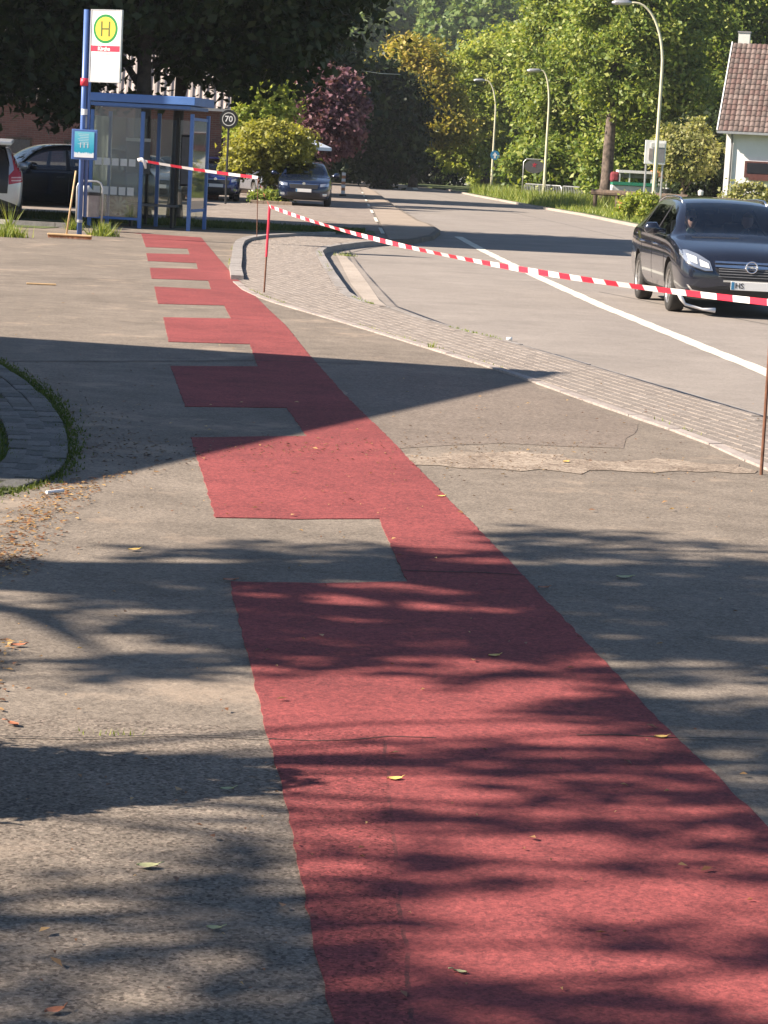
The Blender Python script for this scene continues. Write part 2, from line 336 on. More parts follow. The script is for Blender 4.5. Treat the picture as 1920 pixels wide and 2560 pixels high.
def np_mesh(name, V, F, mat, smooth=False):
    """V (n,3), F (m,k) numpy"""
    me = bpy.data.meshes.new(name); me.vertices.add(len(V)); me.vertices.foreach_set('co', np.asarray(V, dtype=np.float32).ravel())
    k = F.shape[1]; me.loops.add(F.size); me.loops.foreach_set('vertex_index', F.ravel().astype(np.int32))
    me.polygons.add(len(F)); me.polygons.foreach_set('loop_start', np.arange(0, F.size, k, dtype=np.int32))
    try: me.polygons.foreach_set('loop_total', np.full(len(F), k, dtype=np.int32))
    except Exception: pass
    me.materials.append(mat); me.update(calc_edges=True); return me
def text_mesh(txt, size, mat, name='lettering', parent=None, loc=(0, 0, 0), rot=(math.pi/2, 0, 0), bold=0.0, align='CENTER', ext=0.001):
    cu = bpy.data.curves.new(name, 'FONT'); cu.body = txt; cu.size = size; cu.align_x = align; cu.align_y = 'CENTER'; cu.extrude = ext; cu.offset = bold; cu.resolution_u = 3
    t = bpy.data.objects.new('tmp', cu); COL.objects.link(t)
    dg = bpy.context.evaluated_depsgraph_get(); me = bpy.data.meshes.new_from_object(t.evaluated_get(dg))
    bpy.data.objects.remove(t); bpy.data.curves.remove(cu)
    me.materials.clear(); me.materials.append(mat); me.name = name
    return link_mesh(name, me, parent, loc, rot)
def disc(mb, c, r, n=40, mi=0, r0=None, depth=0.004):
    """ring or disc facing -Y at c, thin solid"""
    c = Vector(c)
    if r0 is None:
        vs = [c]+[c+Vector((r*math.cos(2*math.pi*k/n), 0, r*math.sin(2*math.pi*k/n))) for k in range(n)]
        vs += [p+Vector((0, depth, 0)) for p in vs[1:]]
        fs = [(0, 1+(k+1) % n, 1+k)[::-1] for k in range(n)] + [(1+k, 1+(k+1) % n, n+1+(k+1) % n, n+1+k) for k in range(n)]
        return mb.add(vs, fs, mi)
    vs = []
    for rr, dy in ((r0, 0), (r, 0), (r, depth), (r0, depth)):
        vs += [c+Vector((rr*math.cos(2*math.pi*k/n), dy, rr*math.sin(2*math.pi*k/n))) for k in range(n)]
    fs = []
    for q in range(4):
        for k in range(n):
            k2 = (k+1) % n; q2 = (q+1) % 4; fs.append((q*n+k, q*n+k2, q2*n+k2, q2*n+k))
    return mb.add(vs, fs, mi)
# ------------------------------------------------------------------ ground and road
ZR = -0.10
rng = np.random.default_rng(7)
def terrain_h(x, y):
    h = -0.16
    if y > 330: t = min((y-330)/650.0, 1.4); h += 150*t**1.25
    return h
g = MB()
xs = [-900, -500, -300, -200, -120, -70, -35, -18, 0, 18, 35, 70, 120, 200, 300, 500, 900]
ys = [-60, -20, 0, 20, 45, 80, 120, 180, 250, 330, 400, 470, 560, 650, 750, 860, 1000, 1200, 1500]
vs = [(x, y, terrain_h(x, y)+(0 if y < 331 else 14*math.sin(x*0.011+y*0.004))) for y in ys for x in xs]
nx = len(xs)
g.add(vs, [(j*nx+i, j*nx+i+1, (j+1)*nx+i+1, (j+1)*nx+i) for j in range(len(ys)-1) for i in range(nx-1)])
tag(g.build('ground', M['grass_ground'], smooth=True), kind='structure')
# step edge between plaza/sidewalk (z=0) and road (z=ZR), photo pixels on top of the step, near -> far
edge_px = [(1920, 1043), (1576, 941), (1269, 852), (1146, 821), (1040, 790), (961, 764), (925, 758), (875, 738), (837, 685), (812, 645), (803, 627), (815, 619),
           (850, 612), (900, 606), (969, 601)]
edge = P2(edge_px)
far_edge = [tuple(P(x, y, 0).xy) for x, y in ((1035, 599), (1085, 589), (1101, 576), (1077, 560), (1052, 553), (1010, 528), (985, 513), (960, 494), (940, 478))]
near0 = Vector(edge[0]); d0 = (near0-Vector(edge[2])).normalized()
left_edge = [tuple(near0+d0*14)]+edge+far_edge
le = Vector(left_edge[-1]); left_edge += [(le.x-1.2, le.y+16), (le.x-4.5, le.y+40), (le.x-12, le.y+70)]
n0 = left_edge[0]
plaza = [(-60, -12), (n0[0], -12)]+left_edge+[(-60, left_edge[-1][1])]
pm = MB(); pm.prism(plaza, -0.2, 0.0)
tag(pm.build('plaza_pavement', M['asphalt']), kind='structure')
rr_px = [(1640, 577), (1600, 569), (1450, 538), (1330, 518), (1190, 491), (1150, 483)]
right_edge = [tuple(P(x, y, ZR).xy) for x, y in rr_px]
re_ = Vector(right_edge[-1])
right_edge = [(13.5, -12), (11.5, 20), (9.9, 50)]+right_edge+[(re_.x-0.6, re_.y+12), (re_.x-4, re_.y+38), (re_.x-12, re_.y+66)]
rm = MB(); rm.prism([(n0[0]-1.0, -12)]+[(p[0]-0.4, p[1]) for p in left_edge]+right_edge[::-1], -0.16, ZR)
tag(rm.build('road', M['road']), kind='structure')
# lighter concrete lane strip / patched seams on the road
def ribbon(mb, pts, w, z, mi=0, h=None):
    pts = [Vector(p).to_2d() for p in pts]; Lf = []; Rt = []
    for i, p in enumerate(pts):
        t = (pts[min(i+1, len(pts)-1)]-pts[max(i-1, 0)]).normalized(); nrm = Vector((-t.y, t.x))
        ww = w[i] if isinstance(w, (list, tuple)) else w
        Lf.append(p+nrm*ww/2); Rt.append(p-nrm*ww/2)
    n = len(pts)
    if h is None:
        mb.add([(p.x, p.y, z) for p in Lf]+[(p.x, p.y, z) for p in Rt], [(i, n+i, n+i+1, i+1) for i in range(n-1)], mi)
    else:
        for i in range(n-1):
            q = [Lf[i], Rt[i], Rt[i+1], Lf[i+1]]
            mb.add([(p.x, p.y, z) for p in q]+[(p.x, p.y, z+h) for p in q], [(4, 5, 6, 7), (0, 1, 5, 4), (1, 2, 6, 5), (2, 3, 7, 6), (3, 0, 4, 7)], mi)
    return mb
def jag(pts, amp, step, seed=0):
    rr = random.Random(seed); out = []
    for a, b in zip(pts[:-1], pts[1:]):
        a = Vector(a); b = Vector(b); n = max(1, int((b-a).length/step))
        for i in range(n): 
            p = a.lerp(b, i/n); t = (b-a).normalized(); out.append(p+Vector((-t.y, t.x))*rr.uniform(-amp, amp))
    out.append(Vector(pts[-1])); return out
cl = [tuple(P(x, y, ZR).xy) for x, y in ((1990, 968), (1920, 933), (1800, 885), (1663, 829), (1515, 769), (1400, 718), (1269, 657), (1205, 625), (1146, 592))]
lm = MB(); ribbon(lm, jag(cl, 0.012, 0.35, 3), 0.20, ZR+0.004)
tag(lm.build('centre_line_marking', M['white_line']), kind='structure')
lm = MB()
for i in range(7):
    a = Vector(P(905, 480, 0).xy).lerp(Vector(P(966, 603, 0).xy), (i+0.1)/7); b = Vector(P(905, 480, 0).xy).lerp(Vector(P(966, 603, 0).xy), (i+0.55)/7)
    ribbon(lm, [a, b], 0.09, 0.016)
tag(lm.build('parking_edge_dashes', M['white_line']), kind='structure')
lm = MB(); lm.add([(*P(x, y, ZR).xy, ZR+0.004) for x, y in ((1030, 469), (1042, 469), (1046, 474), (1034, 474))], [(0, 1, 2, 3)])
tag(lm.build('far_road_dash_marking', M['white_line']), kind='structure')
# long seams in the road
sm = MB()
for k, pts in enumerate([[(1050, 478), (1230, 520), (1400, 558), (1560, 596)], [(1500, 730), (1700, 770), (1920, 812)], [(1060, 800), (1240, 845), (1576, 955), (1900, 1050)]]):
    ribbon(sm, jag([P(x, y, ZR).xy for x, y in pts], 0.02, 0.7, k), 0.035, ZR+0.003)
tag(sm.build('road_seam', M['gutter']), kind='structure')
# bay gutter strip
gm = MB(); gut = P2([(846, 632), (868, 660), (900, 712), (930, 752), (958, 768)], ZR); ribbon(gm, gut, [0.12, 0.22, 0.26, 0.2, 0.12], ZR+0.006)
tag(gm.build('gutter_strip', M['concrete']), kind='structure')
gm = MB(); gut = P2([(853, 616), (869, 638), (888, 679), (919, 722), (962, 764)], ZR); ribbon(gm, gut, 0.045, ZR+0.003)
ribbon(gm, P2([(845, 640), (900, 626), (965, 613)], ZR), 0.05, ZR+0.003)
tag(gm.build('bay_seam', M['gutter']), kind='structure')
# kerbstones along the bay
kerb = bpy.data.objects.new('bay_kerb', None); COL.objects.link(kerb); tag(kerb, kind='structure')
def along(pts, step):
    pts = [Vector(p).to_2d() for p in pts]; res = []; 
    cum = [0]
    for a, b in zip(pts[:-1], pts[1:]): cum.append(cum[-1]+(b-a).length)
    def ev(s):
        for i in range(len(pts)-1):
            if s <= cum[i+1] or i == len(pts)-2: return pts[i].lerp(pts[i+1], (s-cum[i])/max(cum[i+1]-cum[i], 1e-6))
    s = 0
    while s < cum[-1]-0.05:
        e = min(s+step, cum[-1]); res.append((ev(s), ev(e))); s = e
    return res
rk = random.Random(5)
def stones(path, parent, mat, w, z0, z1, step=1.0, name='kerbstone', off=0.0, gap=0.012):
    unit = MB().box((0, 0, 0), (1, 1, 1)); me = None
    for a, b in along(path, step):
        d = b-a; ln = d.length; 
        if ln < 0.1: continue
        t = d.normalized(); nrm = Vector((-t.y, t.x)); c = (a+b)/2+nrm*off
        key = (name, mat.name)
        if key not in CUBE: CUBE[key] = unit.mesh(name, mat)
        o = link_mesh(name, CUBE[key], parent, (c.x, c.y, (z0+z1)/2+rk.uniform(-0.003, 0.003)), (rk.uniform(-.004, .004), 0, math.atan2(t.y, t.x)+rk.uniform(-.004, .004)), (ln-gap, w, z1-z0))
CUBE = {}
stones(edge[6:15], kerb, M['kerb'], 0.14, -0.18, 0.010, off=0.05)
stones(edge[:6], kerb, M['kerb'], 0.07, -0.18, 0.004, off=0.03)
ek = bpy.data.objects.new('sidewalk_edging', None); COL.objects.link(ek); tag(ek, kind='structure')
edging_px = [(1990, 1200), (1920, 1173), (1761, 1101), (1515, 1018), (1300, 941), (1084, 874), (900, 818), (699, 760), (655, 745), (615, 727), (590, 706)]
stones(P2(edging_px), ek, M['edging'], 0.085, -0.1, 0.014, 0.8, 'edging_stone')
isl = bpy.data.objects.new('island_kerb', None); COL.objects.link(isl); tag(isl, kind='structure')
island_px = [(593, 700), (588, 675), (592, 650), (594, 622), (600, 610), (614, 602), (655, 594), (731, 590), (830, 586)]
stones(P2(island_px), isl, M['kerb'], 0.17, -0.1, 0.06, 0.7, 'kerbstone')
# brick-paved sidewalk : pavers, each its own stone
walk_poly = [Vector(p) for p in P2([(2020, 1190), (1920, 1173), (1761, 1101), (1515, 1018), (1300, 941), (1084, 874), (900, 818), (699, 760), (615, 727), (597, 700), (598, 650), (600, 618), (616, 605), (731, 592), (960, 585)])] \
    + [Vector(e)+Vector((-0.03, 0)) for e in edge[::-1]]
def inpoly(x, y, poly):
    c = False; n = len(poly)
    for i in range(n):
        a = poly[i]; b = poly[i-1]
        if (a[1] > y) != (b[1] > y) and x < (b[0]-a[0])*(y-a[1])/(b[1]-a[1])+a[0]: c = not c
    return c
def inset_ok(cx, cy, t, nrm, hl, hw, poly):
    for i in (-1, 1):
        for j in (-1, 1):
            p = cx+t*(i*hl)+nrm*(j*hw)
            if not inpoly(p.x, p.y, poly): return False
    return True
wk = MB(); wk.prism([(p.x, p.y) for p in walk_poly], None, 0.003)
sidewalk = wk.build('sidewalk', M['joint']); tag(sidewalk, kind='structure')
t_w = (Vector(P(1761, 1101).xy)-Vector(P(1084, 874).xy)).normalized(); n_w = Vector((-t_w.y, t_w.x))
cell = []; 
bbx = [p.dot(t_w) for p in walk_poly]; bby = [p.dot(n_w) for p in walk_poly]
row = 0; v = min(bby)
PL, PW = 0.205, 0.105
while v < max(bby):
    u = min(bbx)+(row % 2)*PL/2
    while u < max(bbx):
        c = t_w*u+n_w*v
        if inset_ok(c, 0, t_w, n_w, PL/2-0.01, PW/2-0.01, walk_poly) and c.y < 53: cell.append(c)
        u += PL
    v += PW; row += 1
def inview(c):
    d = Vector((c.x, c.y, 0))-EYE; z = d.dot(fw); return abs(d.dot(RT)/z*FPX) < 975 and abs(d.dot(UP)/z*FPX) < 1300
def paver_unit():
    mb = MB(); x, y, z, b = 0.5, 0.5, 0.5, 0.03
    mb.add([(-x, -y, -z), (x, -y, -z), (x, y, -z), (-x, y, -z), (-x, -y, z-0.08), (x, -y, z-0.08), (x, y, z-0.08), (-x, y, z-0.08),
            (-x+b, -y+b*2, z), (x-b, -y+b*2, z), (x-b, y-b*2, z), (-x+b, y-b*2, z)],
           [(0, 1, 5, 4), (1, 2, 6, 5), (2, 3, 7, 6), (3, 0, 4, 7), (4, 5, 9, 8), (5, 6, 10, 9), (6, 7, 11, 10), (7, 4, 8, 11), (8, 9, 10, 11)])
    return mb
pu = paver_unit(); 
M['paver2'] = plain('paver_dark', (0.23, 0.196, 0.17), 0.9, var=0.2, nscale=9, bump=0.4)
M['paver3'] = plain('paver_pale', (0.262, 0.226, 0.198), 0.9, var=0.2, nscale=9, bump=0.4)
pms = [pu.mesh('brick', M[k]) for k in ('paver', 'paver', 'paver2', 'paver3')]
cell.sort(key=lambda c: (not inview(c), c.length))
ang = math.atan2(t_w.y, t_w.x)
for c in cell[:299]:
    link_mesh('brick', rk.choice(pms), sidewalk, (c.x, c.y, -0.018+rk.uniform(-.0018, .0018)), (rk.uniform(-.006, .006), rk.uniform(-.006, .006), ang+rk.uniform(-.01, .01)), (PL-0.009, PW-0.008, 0.056))
rest = MB(); pv = pu.v; pf = pu.f
for c in cell[299:]:
    h = rk.uniform(-.0022, .0018); mi = rk.choice((0, 0, 1, 2))
    rest.add([tuple((t_w*(p[0]*(PL-.009))+n_w*(p[1]*(PW-.008))+c).to_3d()+Vector((0, 0, p[2]*0.056-0.018+h))) for p in pv], pf[4:], mi)
ro = rest.build('bricks', [M['paver'], M['paver2'], M['paver3']], sidewalk); ro['kind'] = 'stuff'
# ---------------------------------------------------------------- red marking strip
red_px = [(353, 584), (503, 594), (547, 647), (579, 684), (628, 731), (668, 771), (715, 815), (775, 890), (868, 994), (960, 1084), (1054, 1181), (1157, 1285), (1269, 1399), (1365, 1502), (1660, 1815), (1920, 2070), (2330, 2480), (2380, 2600),
          (845, 2600), (836, 2560), (781, 2342), (709, 1983), (687, 1908), (580, 1482), (577, 1456), (800, 1460), (1018, 1456), (949, 1298), (740, 1299), (538, 1295), (508, 1195), (477.5, 1095),
          (767, 1091), (717, 1020), (463, 1017), (445, 966), (426.5, 916), (644, 917), (625, 861), (422, 855), (408.5, 794), (577.5, 797), (561, 764), (395, 760), (386, 717), (528, 724), (521, 702), (379, 697), (375, 670), (495, 673), (491, 658), (370, 652.6), (366, 633.5), (474.5, 636.4), (469, 622), (364.6, 618)]
rp = jag([Vector(p) for p in P2(red_px)]+[Vector(P(353, 584).xy)], 0.005, 0.07, 11)[:-1]
rd = MB(); rd.prism([(p.x, p.y) for p in rp], 0.0, 0.0045)
tag(rd.build('red_path_marking', M['red']), kind='structure')
rd = MB(); ribbon(rd, P2([(272, 579), (310, 580), (353, 585)]), 0.09, 0.005)
tag(rd.build('red_line_marking', M['red']), kind='structure')
# cracks, sandy worn band, patches on the plaza
cm = MB()
for k, (pts, w) in enumerate([([(0, 1850), (200, 1852), (400, 1845), (520, 1848), (690, 1852)], 0.007), ([(1440, 1838), (1640, 1848), (1800, 1850), (1990, 1858)], 0.008),
                  ([(1000, 1430), (1200, 1432), (1300, 1440)], 0.012), ([(0, 905), (300, 905), (640, 902), (900, 912)], 0.03), ([(350, 700), (100, 695), (0, 690)], 0.025),
                  ([(1090, 1850), (960, 1840), (780, 1860), (690, 1852)], 0.006)]):
    ribbon(cm, jag([Vector(p) for p in P2(pts)], 0.018 if w > 0.01 else 0.03, 0.12 if k != 3 else 0.5, 20+k), w, 0.0062)
tag(cm.build('asphalt_cracks', M['gutter_dark']), kind='structure')
sb = MB()
band = P2([(890, 1135), (1100, 1140), (1300, 1128), (1480, 1150), (1700, 1150), (1880, 1170), (1890, 1185), (1700, 1178), (1450, 1182), (1200, 1170), (1050, 1165), (925, 1160)])
bp_ = jag([Vector(p) for p in band+[band[0]]], 0.09, 0.10, 8)[:-1]
sb.prism([(p.x, p.y) for p in bp_], None, 0.0035)
tag(sb.build('worn_asphalt_strip', M['worn']), kind='structure')
pt_ = MB()
pp = jag([Vector(p) for p in P2([(845, 925), (1080, 935), (1330, 965), (1600, 1062), (1560, 1122), (1250, 1108), (1000, 1122), (905, 1098), (845, 925)])], 0.03, 0.3, 5)[:-1]
pt_.prism([(p.x, p.y) for p in pp], None, 0.0022)
tag(pt_.build('asphalt_patch', M['dirtpatch']), kind='structure')
# ---------------------------------------------------------------- area behind: grass strip, cobbled lot, beige walk
def sheet(name, pts, mat, z, px=True, z0=None):
    mb = MB(); mb.prism(P2(pts) if px else pts, z0, z); o = mb.build(name, mat); tag(o, kind='structure'); return o
dl = P2([(966, 603), (905, 480), (893, 458)]); tdl = 57.3; xdl = dl[0][0]+(dl[1][0]-dl[0][0])*(57.3-dl[0][1])/(dl[1][1]-dl[0][1])
sheet('parking_lot', [(-30, 57.8), (xdl, 57.3), dl[1], dl[2], (-30, dl[2][1])], M['cobble'], 0.012, px=False)
sheet('lawn_ground', [(-32, 47.8), (-7.0, 47.6), (-6.3, 52.0), (-3.6, 52.0), (-0.5, 54.4), (-0.6, 57.0), (-32, 57.7)], M['grass_ground'], 0.010, px=False)
bw = [(edge[-1][0]-0.25, edge[-1][1])]+[(x-0.12, y+0.05) for x, y in far_edge]
dl = P2([(966, 603), (905, 480), (893, 458)]); bw2 = [(dl[2][0]+0.08, dl[2][1]), (dl[1][0]+0.08, dl[1][1]), (dl[0][0]+0.08, dl[0][1])]
sheet('beige_sidewalk', bw+bw2, M['beige'], 0.008, px=False)
# verge on the right, slightly raised with a low kerb
verge = [(p[0]+0.12, p[1]) for p in right_edge]; vb = MB()
vb.prism(verge+[(60, verge[-1][1]), (60, -12)], -0.2, -0.02)
tag(vb.build('verge', M['grass_ground']), kind='structure')
vk = bpy.data.objects.new('verge_kerb', None); COL.objects.link(vk); tag(vk, kind='structure')
stones([Vector(p) for p in right_edge[2:-2]], vk, M['concrete'], 0.14, -0.2, -0.01, 1.0, 'kerbstone', off=0.0)
# ---------------------------------------------------------------- foliage helpers
def clumps(rg, ells, n, shell=0.55):
    ws = np.array([e[3]*e[4]+e[3]*e[5]+e[4]*e[5] for e in ells]); ws = ws/ws.sum()
    idx = rg.choice(len(ells), n, p=ws); E = np.array([e[:6] for e in ells])[idx]
    d = rg.normal(size=(n, 3)); d /= np.linalg.norm(d, axis=1)[:, None]
    rad = (shell + (1-shell)*rg.random(n)**0.6)[:, None] * (1+0.10*rg.normal(size=(n, 1)))
    return E[:, :3]+d*rad*E[:, 3:6], d
def leaf_cloud(rg, C, D, per, spread, leaf, droop=0.15):
    n = len(C)*per
    c = np.repeat(C, per, 0); d = np.repeat(D, per, 0)
    sp = np.repeat(spread*(0.6+0.8*rg.random(len(C))), per)[:, None]
    p = c + rg.normal(size=(n, 3))*sp*np.array([1, 1, 0.7])
    nm = d*0.55 + rg.normal(size=(n, 3))*0.7 + np.array([0, 0, 0.55]); nm /= np.linalg.norm(nm, axis=1)[:, None]
    a = np.cross(nm, rg.normal(size=(n, 3))); a /= np.linalg.norm(a, axis=1)[:, None]; b = np.cross(nm, a)
    s = (leaf*(0.6+0.8*rg.random(n)))[:, None]
    V = np.empty((n, 4, 3)); bend = nm*s*0.18
    V[:, 0] = p-a*s*0.62; V[:, 1] = p+b*s*0.36-bend; V[:, 2] = p+a*s*0.62; V[:, 3] = p-b*s*0.36-bend
    return V.reshape(-1, 3)
def crown_mesh(name, seed, ells, nclump, per, spread, leaf, mat, shell=0.55):
    rg = np.random.default_rng(seed); C, D = clumps(rg, ells, nclump, shell)
    V = leaf_cloud(rg, C, D, per, spread, leaf); F = np.arange(len(V)).reshape(-1, 4)
    return np_mesh(name, V, F, mat), C
def trunk_mb(seed, h, r, targets, fork=0.35, lean=(0, 0), n=9):
    rr = random.Random(seed); mb = MB(); pts = []; rad = []
    k = 8
    for i in range(k+1):
        t = i/k; pts.append((lean[0]*t+rr.uniform(-.04, .04)*h*0.15*t, lean[1]*t+rr.uniform(-.04, .04)*h*0.15*t, h*t-0.1)); rad.append(r*(1-0.72*t)*(1.35 if i == 0 else 1.0))
    mb.tube(pts, rad, n)
    for T in targets:
        t = rr.uniform(fork, 0.92); j = min(int(t*k), k-1); base = Vector(pts[j]).lerp(Vector(pts[j+1]), t*k-j); br = r*(1-0.72*t)*0.5
        T = Vector(T); mid = base.lerp(T, 0.5)+Vector((rr.uniform(-.2, .2), rr.uniform(-.2, .2), 0.1*(T-base).length))
        mb.tube([base, mid, T], [br, br*0.6, br*0.15], 5, cap=False)
    return mb
def tree(label, loc, ells, nclump, per, spread, leaf, mat, h, r, seed, name='tree', cat='tree', bark='bark', group=None, limbs=14, shell=0.55, lean=(0, 0), fork=0.35):
    t = thing(name, label, cat, loc, 0, group)
    me, C = crown_mesh('crown', seed, ells, nclump, per, spread, leaf, M[mat] if isinstance(mat, str) else mat, shell)
    link_mesh('crown', me, t)
    idx = np.random.default_rng(seed).choice(len(C), min(limbs, len(C)), replace=False)
    trunk_mb(seed, h, r, [tuple(C[i]) for i in idx], fork, lean).build('trunk', M[bark], t, smooth=True)
    return t
# ---------------------------------------------------------------- visible trees on the left
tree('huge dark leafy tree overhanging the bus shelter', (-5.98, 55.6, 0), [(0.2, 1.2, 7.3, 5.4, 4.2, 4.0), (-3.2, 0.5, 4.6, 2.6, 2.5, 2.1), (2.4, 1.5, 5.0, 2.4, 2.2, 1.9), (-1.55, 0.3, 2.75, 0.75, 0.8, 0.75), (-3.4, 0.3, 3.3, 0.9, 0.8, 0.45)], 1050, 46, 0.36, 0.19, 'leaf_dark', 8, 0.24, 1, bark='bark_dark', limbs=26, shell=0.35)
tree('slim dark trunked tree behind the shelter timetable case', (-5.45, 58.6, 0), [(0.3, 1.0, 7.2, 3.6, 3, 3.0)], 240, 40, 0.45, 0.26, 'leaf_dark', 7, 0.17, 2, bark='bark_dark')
tree('dark tree behind the purple leaved tree, left of the road', (-6.5, 108, 0), [(-0.6, 0, 6.4, 4.3, 4.0, 4.8), (2.0, 0, 4.0, 2.4, 2.4, 2.6)], 700, 42, 0.5, 0.36, 'leaf_dark', 11, 0.3, 3, bark='bark_dark', shell=0.4)  # dark leaf palette stands in for the shade on this tree
tree('black green tree reaching the ground where the road bends', (-1.0, 149, 0), [(0, 0, 3.8, 2.3, 2.4, 3.5)], 420, 42, 0.4, 0.32, 'leaf_dark', 7, 0.25, 4, bark='bark_dark', shell=0.3)  # leaf colour kept dark to put shade into the whole crown
tree('yellowing tree above the road bend, left of the gap in the trees', (0.8, 166, 0), [(0, 0, 6.4, 2.7, 2.7, 3.2), (-0.9, 0, 8.4, 1.3, 1.6, 1.4), (1.6, -1, 4.6, 2.2, 2.0, 2.0)], 420, 70, 0.4, 0.24, 'leaf_yellow', 9, 0.28, 5)
tree('round purple leaved tree behind the parked cars', (-2.95, 95, 0), [(0, 0, 3.35, 1.5, 1.5, 1.75), (-0.3, 0, 4.4, 0.9, 0.9, 0.9)], 300, 44, 0.2, 0.17, 'leaf_purple', 3.6, 0.11, 6, name='purple_tree', shell=0.4, limbs=20)
tree('bright lime green shrub poking out behind the low grey roof', (-5.2, 92, 0), [(0, 0, 3.6, 1.1, 1, 1.1), (-.6, 0, 2.8, .8, .8, .8)], 130, 40, 0.2, 0.17, 'leaf_lime', 3.2, 0.08, 7, name='shrub')
tree('wide yellow green small tree between the parked blue cars', (-4.55, 83.4, 0), [(-0.05, 0, 1.95, 1.35, 1.1, 0.85), (0.55, 0, 1.8, 0.9, 0.9, 0.75), (-0.85, -0.1, 1.6, 0.6, 0.6, 0.65), (-1.2, 0, 1.2, 0.35, 0.4, 0.4), (0.3, 0, 0.95, 0.5, 0.4, 0.35)], 320, 44, 0.17, 0.13, 'leaf_bush', 1.6, 0.10, 8, name='small_tree', shell=0.35, limbs=24, fork=0.5)
tree('low green ground shrub at the foot of the yellow green tree', (-4.4, 81.6, 0), [(0, 0, 0.2, 0.62, 0.4, 0.24)], 90, 30, 0.09, 0.10, 'leaf_mid', 0.3, 0.02, 9, name='shrub', limbs=4)
tree('tall dark tree put left of the far road to shade its dark neighbour', (-10.5, 104.5, 0), [(0, 0, 6.8, 4.2, 3.2, 5.6)], 500, 40, 0.5, 0.38, 'leaf_dark', 13, 0.3, 10, group=None, bark='bark_dark')  # hidden behind the shelter tree, added as shade caster for the dark tree
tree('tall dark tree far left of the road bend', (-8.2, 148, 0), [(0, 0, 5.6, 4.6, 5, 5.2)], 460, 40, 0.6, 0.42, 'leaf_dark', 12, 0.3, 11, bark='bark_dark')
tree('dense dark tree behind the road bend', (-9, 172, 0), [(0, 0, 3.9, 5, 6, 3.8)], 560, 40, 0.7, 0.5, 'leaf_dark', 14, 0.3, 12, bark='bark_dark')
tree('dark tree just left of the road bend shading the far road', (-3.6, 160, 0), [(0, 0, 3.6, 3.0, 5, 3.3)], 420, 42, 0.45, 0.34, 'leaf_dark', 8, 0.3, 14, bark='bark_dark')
tree('low dark hedge closing the view at the road bend', (3.6, 186, 0), [(0, 0, 1.4, 3.2, 1.2, 1.5), (-3.5, 0, 1.6, 3.0, 1.2, 1.7)], 260, 40, 0.3, 0.26, 'leaf_dark', 2, 0.1, 15, name='hedge', cat='hedge', bark='bark_dark')
# ---------------------------------------------------------------- trees on the right
tree('big sunlit maple with a bare grey trunk on the verge', tuple(P(1513, 519, -0.02)), [(0.9, 1.2, 8.9, 3.3, 4.0, 5.2), (2.3, 0, 5.6, 2.3, 2.2, 2.0)], 700, 90, 0.36, 0.19, 'leaf_mid', 11, 0.33, 21, limbs=30, shell=0.45)
tree('yellow green tree right of the road gap, beside the farthest lamp', (6.0, 174, 0), [(0, 0, 6.4, 3.6, 3.4, 4.6), (-1.5, -1, 4.2, 2.6, 2.4, 3.2), (1.6, 0, 9.4, 2.2, 2.2, 2.4)], 620, 70, 0.42, 0.25, 'leaf_lime', 10, 0.3, 22, shell=0.45)
tree('rounded green tree behind the second lamp post', (8.9, 134, 0), [(0, 0, 6.9, 3.0, 3, 6.0)], 520, 80, 0.40, 0.21, 'leaf_mid', 9, 0.28, 23, shell=0.45)
tree('shaded green tree between the maple and the white house', (14.4, 128, 0), [(0, 0, 7.4, 4.3, 3.6, 6.2)], 560, 80, 0.42, 0.21, 'leaf_mid', 11, 0.3, 24, shell=0.45)
tree('tall green tree rising behind the white house', (19.5, 132, 0), [(0, 0, 9.8, 5.2, 4.4, 6.4)], 620, 70, 0.46, 0.25, 'leaf_mid', 12, 0.35, 25, shell=0.45)
tree('yellow topped tree behind the maple crown', (11.3, 140, 0), [(0, 0, 9.4, 4.4, 3.6, 5.4)], 520, 80, 0.42, 0.22, 'leaf_lime', 12, 0.3, 26, shell=0.45)
tree('dark laurel bush behind the metal railing', (7.8, 131, 0), [(0, 0, 1.7, 2.3, 1.5, 1.5), (2.2, -.5, 1.5, 1.6, 1.2, 1.4)], 260, 40, 0.28, 0.24, 'leaf_mid', 2, 0.1, 27, name='bush')
tree('dark bush under the maple, left of the white notice box', (11.0, 121, 0), [(0, 0, 1.9, 1.9, 1.3, 1.9)], 220, 40, 0.28, 0.22, 'leaf_mid', 2, 0.1, 28, name='bush')
tree('pale yellow small tree beside the white notice box', (12.5, 107.6, 0), [(0, 0, 2.55, 1.35, 1.2, 1.0), (-.7, 0, 3.2, .5, .5, .7), (0.5, 0, 3.4, .4, .4, .8)], 260, 42, 0.2, 0.16, 'leaf_pale', 2.4, 0.12, 29, name='small_tree', limbs=20, fork=0.4)
tree('dark evergreen wall of bushes left of the white house', (13.6, 111, 0), [(0, 0, 2.2, 1.6, 1.2, 2.2)], 220, 40, 0.28, 0.22, 'leaf_dark', 2, 0.1, 30, name='bush')
tree('bright green bush at the foot of the nearest lamp post', tuple(P(1600, 553, -0.02)+Vector((0.15, 1.6, 0))), [(0, 0, 0.45, 0.75, 0.6, 0.45)], 110, 36, 0.12, 0.12, 'leaf_lime', 0.4, 0.03, 31, name='bush', limbs=6)
tree('low overgrown hedge in front of the white house', (15.6, 97, 0), [(-1.4, 0, 0.7, 1.6, 0.7, 0.75), (1.0, 0, 0.75, 1.7, 0.7, 0.85), (3.5, 0, 0.75, 1.7, 0.7, 0.8)], 340, 38, 0.15, 0.14, 'leaf_pale', 0.8, 0.04, 32, name='hedge', cat='hedge', limbs=10)
